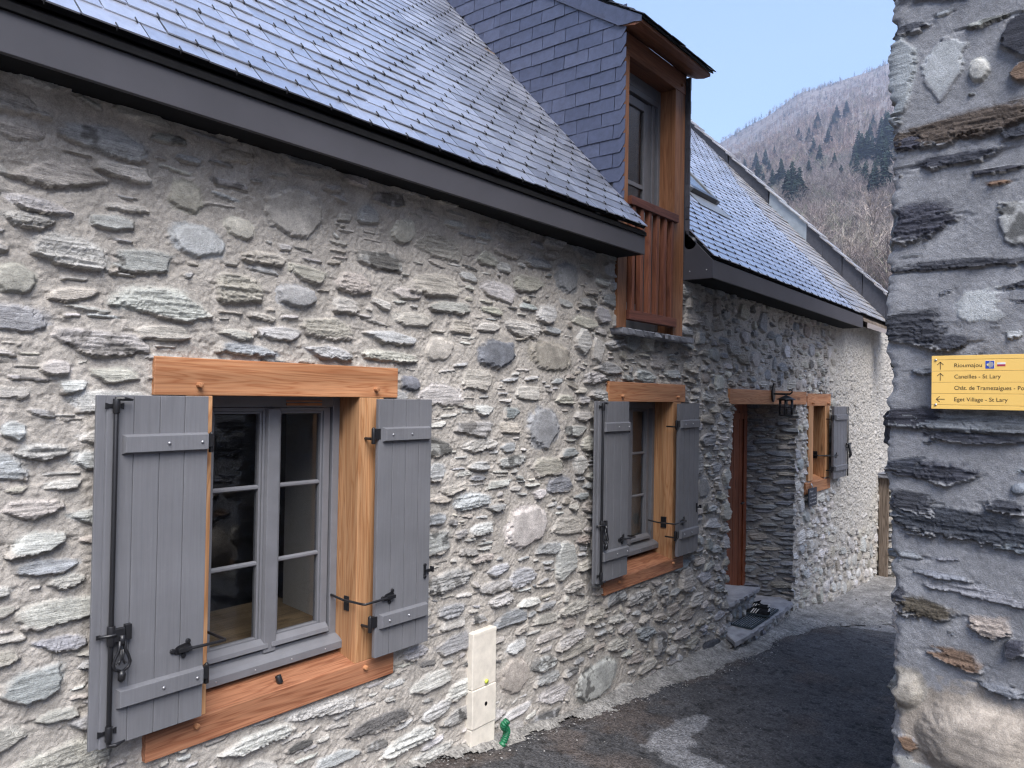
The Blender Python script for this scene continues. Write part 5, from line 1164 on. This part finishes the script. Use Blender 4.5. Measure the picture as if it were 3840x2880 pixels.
def mat_tree(name, attr=True, col=None):
    m, nt, n, l, b = new_mat(name); b.inputs['Roughness'].default_value = .95; b.inputs['Specular IOR Level'].default_value = .1
    if attr:
        at = n.new('ShaderNodeAttribute'); at.attribute_name = 'Col'; l.new(at.outputs['Color'], b.inputs['Base Color'])
    else: b.inputs['Base Color'].default_value = (*col, 1)
    return m
M['twigs'] = mat_tree('bare_twigs')
def bare_proto(seed, n, wd, m=0):                                     # unit height tree of thin blades: trunk, limbs and twigs
    g = np.random.default_rng(seed); T = []; tw = wd * 1.3
    for a in (0, 1.57): d = np.array([math.cos(a), math.sin(a), 0]) * tw; T.append([-d, d, np.array([0, 0, .8])])
    def blade(s0, d, L, w):
        p = np.cross(d, g.normal(size=3)); p /= np.linalg.norm(p); T.append([s0 - p * w, s0 + p * w, s0 + d * L])
    for i in range(n):
        z0 = g.uniform(.18, .72); az_ = g.uniform(0, 6.28); up = g.uniform(.7, 1.9)
        d = np.array([math.cos(az_), math.sin(az_), up]); d /= np.linalg.norm(d)
        L = .46 * g.uniform(.7, 1.1) * (1.15 - .75 * z0); s0 = np.array([0, 0, z0]); blade(s0, d, L, wd * g.uniform(.6, 1.1))
        for _ in range(m):
            q = d + g.normal(0, .55, 3) + [0, 0, .2]; q /= np.linalg.norm(q); blade(s0 + d * L * g.uniform(.35, .95), q, L * g.uniform(.25, .55), wd * g.uniform(.35, .65))
    return np.array(T)                                                # n,3,3
def conifer_proto(seed, lev=13, fr=9):
    g = np.random.default_rng(seed); T = [[np.array([-.012, 0, 0]), np.array([.012, 0, 0]), np.array([0, 0, .9])], [np.array([0, -.012, 0]), np.array([0, .012, 0]), np.array([0, 0, .9])]]
    for k in range(lev):
        t_ = k / lev; z = .10 + .88 * t_; r = .20 * (1 - t_) ** .85 * g.uniform(.75, 1.15) + .012
        for j in range(fr):
            a = g.uniform(0, 6.28); L = r * g.uniform(.6, 1.15); c = np.array([math.cos(a), math.sin(a), 0]); p = np.array([-math.sin(a), math.cos(a), 0]); w = L * g.uniform(.28, .5)
            z_ = z + g.uniform(-.03, .03); tip = c * L + [0, 0, z_ - L * g.uniform(.15, .55)]; top = np.array([0, 0, z_ + .035])
            T.append([top, c * L * .55 + p * w + [0, 0, z_ - L * .2], tip]); T.append([top, tip, c * L * .55 - p * w + [0, 0, z_ - L * .2]])
    return np.array(T)
def scatter(protos, pts, hs, rots, cols, jit=.2, seed=0):
    g = np.random.default_rng(seed); V = []; C = []
    for i in range(len(pts)):
        T = protos[i % len(protos)]; c, s = math.cos(rots[i]), math.sin(rots[i])
        P = T.reshape(-1, 3); Pn = np.stack([P[:, 0] * c - P[:, 1] * s, P[:, 0] * s + P[:, 1] * c, P[:, 2]], -1) * hs[i] + pts[i]
        V.append(Pn); k = np.repeat(g.uniform(1 - jit, 1 + jit, len(T)), 3)[:, None]; C.append(cols[i][None, :] * k)
    V = np.concatenate(V); return V, np.arange(len(V)).reshape(-1, 3), np.concatenate(C)
g = np.random.default_rng(404)
N = 9500
raz = g.uniform(8, 31, N); rr = 150 * (1990 / 150) ** (g.random(N) ** .72)
pts = hill_pt(raz, rr); pts[:, 2] -= .5
clus = fbm(pts[:, 0] / 90, pts[:, 1] / 90, 411, 3)
tcol = np.array((.235, .185, .155))[None, :] * (1 + .25 * clus[:, None]) * g.uniform(.6, 1.4, (N, 1)); tcol[:, 0] *= g.uniform(.95, 1.1, N); tcol = np.where((rr < 700)[:, None], tcol * np.array((.98, 1.10, 1.22)), tcol); tcol[g.random(N) < .10] *= np.array((.8, .95, .75))
hs_ = g.uniform(10, 17, N) * (1 + .15 * clus)
far = rr > 650
Vf = scatter([bare_proto(i, 30, .016, 1) for i in range(6)], pts[far], hs_[far], g.uniform(0, 6.28, far.sum()), tcol[far], .25, 1)
Vn = scatter([bare_proto(20 + i, 24, .006, 7) for i in range(8)], pts[~far], hs_[~far], g.uniform(0, 6.28, (~far).sum()), tcol[~far], .3, 2)
nc = 620                                                              # dark pines along the crest and in the haze
caz = g.uniform(8, 30, nc); cr_ = np.where(np.arange(nc) < 170, g.uniform(1930, 2000, nc), np.where(np.arange(nc) < 380, g.uniform(1150, 1950, nc), g.uniform(330, 1100, nc))); cl2 = fbm(caz * .9, cr_ / 160, 431, 2); ok_ = (np.arange(nc) < 170) | (cl2 > .05); caz, cr_ = caz[ok_], cr_[ok_]; nc = len(caz); cp = hill_pt(caz, cr_); cp[:, 2] -= 1
Vc = scatter([conifer_proto(40 + i, 7, 5) for i in range(4)], cp, g.uniform(9, 19, nc), g.uniform(0, 6.28, nc), np.tile(np.array([(.035, .045, .04)]), (nc, 1)), .3, 3)
n1_, n2_ = len(Vf[0]), len(Vf[0]) + len(Vn[0])
wd_ = np_mesh('winter_woodland', np.concatenate([Vf[0], Vn[0], Vc[0]]), np.concatenate([Vf[1], Vn[1] + n1_, Vc[1] + n2_]), M['twigs'], col=np.concatenate([Vf[2], Vn[2], Vc[2]]), tris=True)
tag(wd_, 'leafless purplish brown woodland covering the mountainside', 'woodland', kind='stuff')

def r_at(az, el):
    q = np.geomspace(100, 1990, 400); e = np.degrees(np.arctan2(hill_z(np.full(400, az), q) - CZ, q)); i = int(np.argmax(e >= el)); return float(q[i]) if e.max() >= el else 1900.0
protoC = []
for i in range(3):
    T = conifer_proto(70 + i, 22, 13); P = T.reshape(-1, 3)
    gq = np.random.default_rng(i); cc_ = np.repeat(gq.uniform(.6, 1.45, len(T)), 3)[:, None] * np.array([(.030, .046, .036)])
    protoC.append((P, cc_))
first = {}
for i, (az, el, ang) in enumerate([(17.04, 18.36, 0.0188), (18.28, 17.74, 0.0151), (17.61, 17.59, 0.0169), (16.34, 16.91, 0.0254), (15.82, 18.55, 0.0212), (15.21, 18.66, 0.0224), (13.52, 17.57, 0.0218), (12.75, 17.47, 0.0266), (14.21, 15.27, 0.0436), (13.58, 15.48, 0.0333), (12.96, 15.41, 0.0418), (14.62, 15.07, 0.0363), (15.94, 15.08, 0.0285), (16.74, 14.78, 0.0218), (14.88, 14.68, 0.0254), (18.67, 13.45, 0.0515), (18.34, 14.2, 0.0242), (20.24, 15.38, 0.0218), (21.12, 15.69, 0.0266), (19.46, 15.73, 0.0169), (12.38, 13.46, 0.0272), (13.2, 14.2, .036), (13.9, 14.3, .03), (20.8, 15.2, .02), (21.6, 14.9, .022), (14.4, 16.0, .035), (13.0, 16.3, .04), (12.4, 15.9, .045), (13.7, 16.6, .03), (12.7, 14.4, .05), (13.4, 13.3, .045), (14.0, 13.6, .04), (12.2, 16.9, .035), (18.5, 12.6, .045), (19.1, 13.8, .03), (17.2, 18.0, .016), (16.0, 18.1, .02), (15.5, 14.2, .03), (17.6, 15.0, .025), (19.9, 16.6, .015), (21.9, 15.9, .016), (20.6, 14.4, .025), (22.4, 15.2, .018), (13.0, 15.0, .05), (12.6, 15.8, .055), (13.9, 15.3, .045), (14.5, 14.2, .04), (18.95, 13.0, .05), (19.4, 14.3, .04), (20.0, 14.0, .035), (20.5, 15.6, .03), (21.0, 14.7, .035), (13.5, 12.6, .05), (12.8, 13.0, .055), (18.2, 13.1, .05), (17.3, 16.4, .025), (16.9, 15.6, .03)]):
    r_ = r_at(az, el); p = hill_pt(np.array(az), np.array(r_)); k = i % 3
    if k not in first:
        P, cc_ = protoC[k]; tm = np_mesh('foliage', P, np.arange(len(P)).reshape(-1, 3), M['twigs'], col=cc_, tris=True); me_f = tm.data; bpy.data.objects.remove(tm)
        mb = MB(); mb.tube([(0, 0, -.03), (0, 0, .5), (0, 0, .96)], [.016, .010, .002], 6); to = mb.build('trunk', M['oldwood']); me_t = to.data; bpy.data.objects.remove(to); first[k] = (me_f, me_t)
    root = bpy.data.objects.new('conifer', None); COL.objects.link(root); root.location = p; hgt = max(8, ang * r_ / math.cos(R(el)))
    root.scale = (hgt * 1.6, hgt * 1.6, hgt * 1.08); root.rotation_euler = (0, 0, i * 1.7)
    tag(root, 'dark green conifer standing out among the bare trees on the mountainside', 'conifer', 'dark conifers on the mountainside')
    for nm, me in (('foliage', first[k][0]), ('trunk', first[k][1])):
        o = bpy.data.objects.new(nm, me); COL.objects.link(o); o.parent = root

M['bark'] = mat_plain('grey_bark', (.20, .17, .15), .9, .1, var=.15, sc=.6)
def big_bare(p, hgt, seed, col):
    g = np.random.default_rng(seed); root = empty('bare_tree', p, 'tall leafless tree with a fine twiggy crown low on the mountainside', 'tree', 'bare trees above the far roof')
    trunk = MB(); trunk.tube([(0, 0, -.5), (.1, 0, hgt * .25), (-.1, .1, hgt * .5), (0, 0, hgt * .8)], [hgt * .016, hgt * .012, hgt * .008, hgt * .002], 7)
    tw = []
    def limb(s0, d, L, w, lv):
        e = s0 + d * L; p_ = np.cross(d, [.3, .2, 1]); p_ /= np.linalg.norm(p_); q_ = np.cross(d, p_)
        for c in (p_, q_): tw.append([s0 - c * w, s0 + c * w, e])
        if lv == 0: return
        for _ in range(6 if lv > 1 else 7):
            f = g.uniform(.25, 1); nd = d + g.normal(0, .42, 3) + [0, 0, .15]; nd /= np.linalg.norm(nd); limb(s0 + d * L * f, nd, L * g.uniform(.35, .6), max(w * .5, .04), lv - 1)
    for i in range(22):
        z = hgt * g.uniform(.18, .75); a = g.uniform(0, 6.28); d = np.array([math.cos(a), math.sin(a), g.uniform(.7, 1.6)]); d /= np.linalg.norm(d); limb(np.array([0, 0, z]), d, hgt * .36 * g.uniform(.7, 1.1) * (1.1 - .5 * z / hgt), hgt * .006, 2)
    T = np.array(tw).reshape(-1, 3); o = np_mesh('crown', T, np.arange(len(T)).reshape(-1, 3), M['twigs'], col=np.tile(np.array([col]), (len(T), 1)) * np.repeat(g.uniform(.7, 1.3, len(T) // 3), 3)[:, None], tris=True); o.parent = root
    o = trunk.build('trunk', M['bark']); o.parent = root
for i, (az, el, ang) in enumerate([(17.57, 7.27, 0.0908), (15.04, 6.87, 0.0969), (13.46, 7.13, 0.1211), (18.97, 9.88, 0.0545), (16.53, 9.29, 0.0666), (12.48, 8.31, 0.0726), (14.22, 12.0, 0.0484), (16.2, 6.9, .08), (14.2, 6.6, .09)]):
    r_ = r_at(az, el); p = hill_pt(np.array(az), np.array(r_)); big_bare(tuple(float(q) for q in p), min(ang * r_ / math.cos(R(el)), 24), 900 + i, [(.44, .37, .345), (.42, .385, .335), (.44, .385, .34)][i % 3])

# ---------------------------------------------------------------- valley haze
mh = bpy.data.materials.new('valley_haze'); mh.use_nodes = True; hn = mh.node_tree; hn.nodes.remove(hn.nodes['Principled BSDF'])
pv = hn.nodes.new('ShaderNodeVolumePrincipled'); pv.inputs['Color'].default_value = (.56, .70, .98, 1); pv.inputs['Density'].default_value = .00030; pv.inputs['Anisotropy'].default_value = .1
hn.links.new(pv.outputs[0], hn.nodes['Material Output'].inputs['Volume'])
mb = MB(); mb.box(-2750, 2750, -2750, 2750, -200, 1250); hz = mb.build('haze', mh); tag(hz, kind='stuff'); tag(hz, 'thin blue valley haze between the lane and the mountain', 'haze')
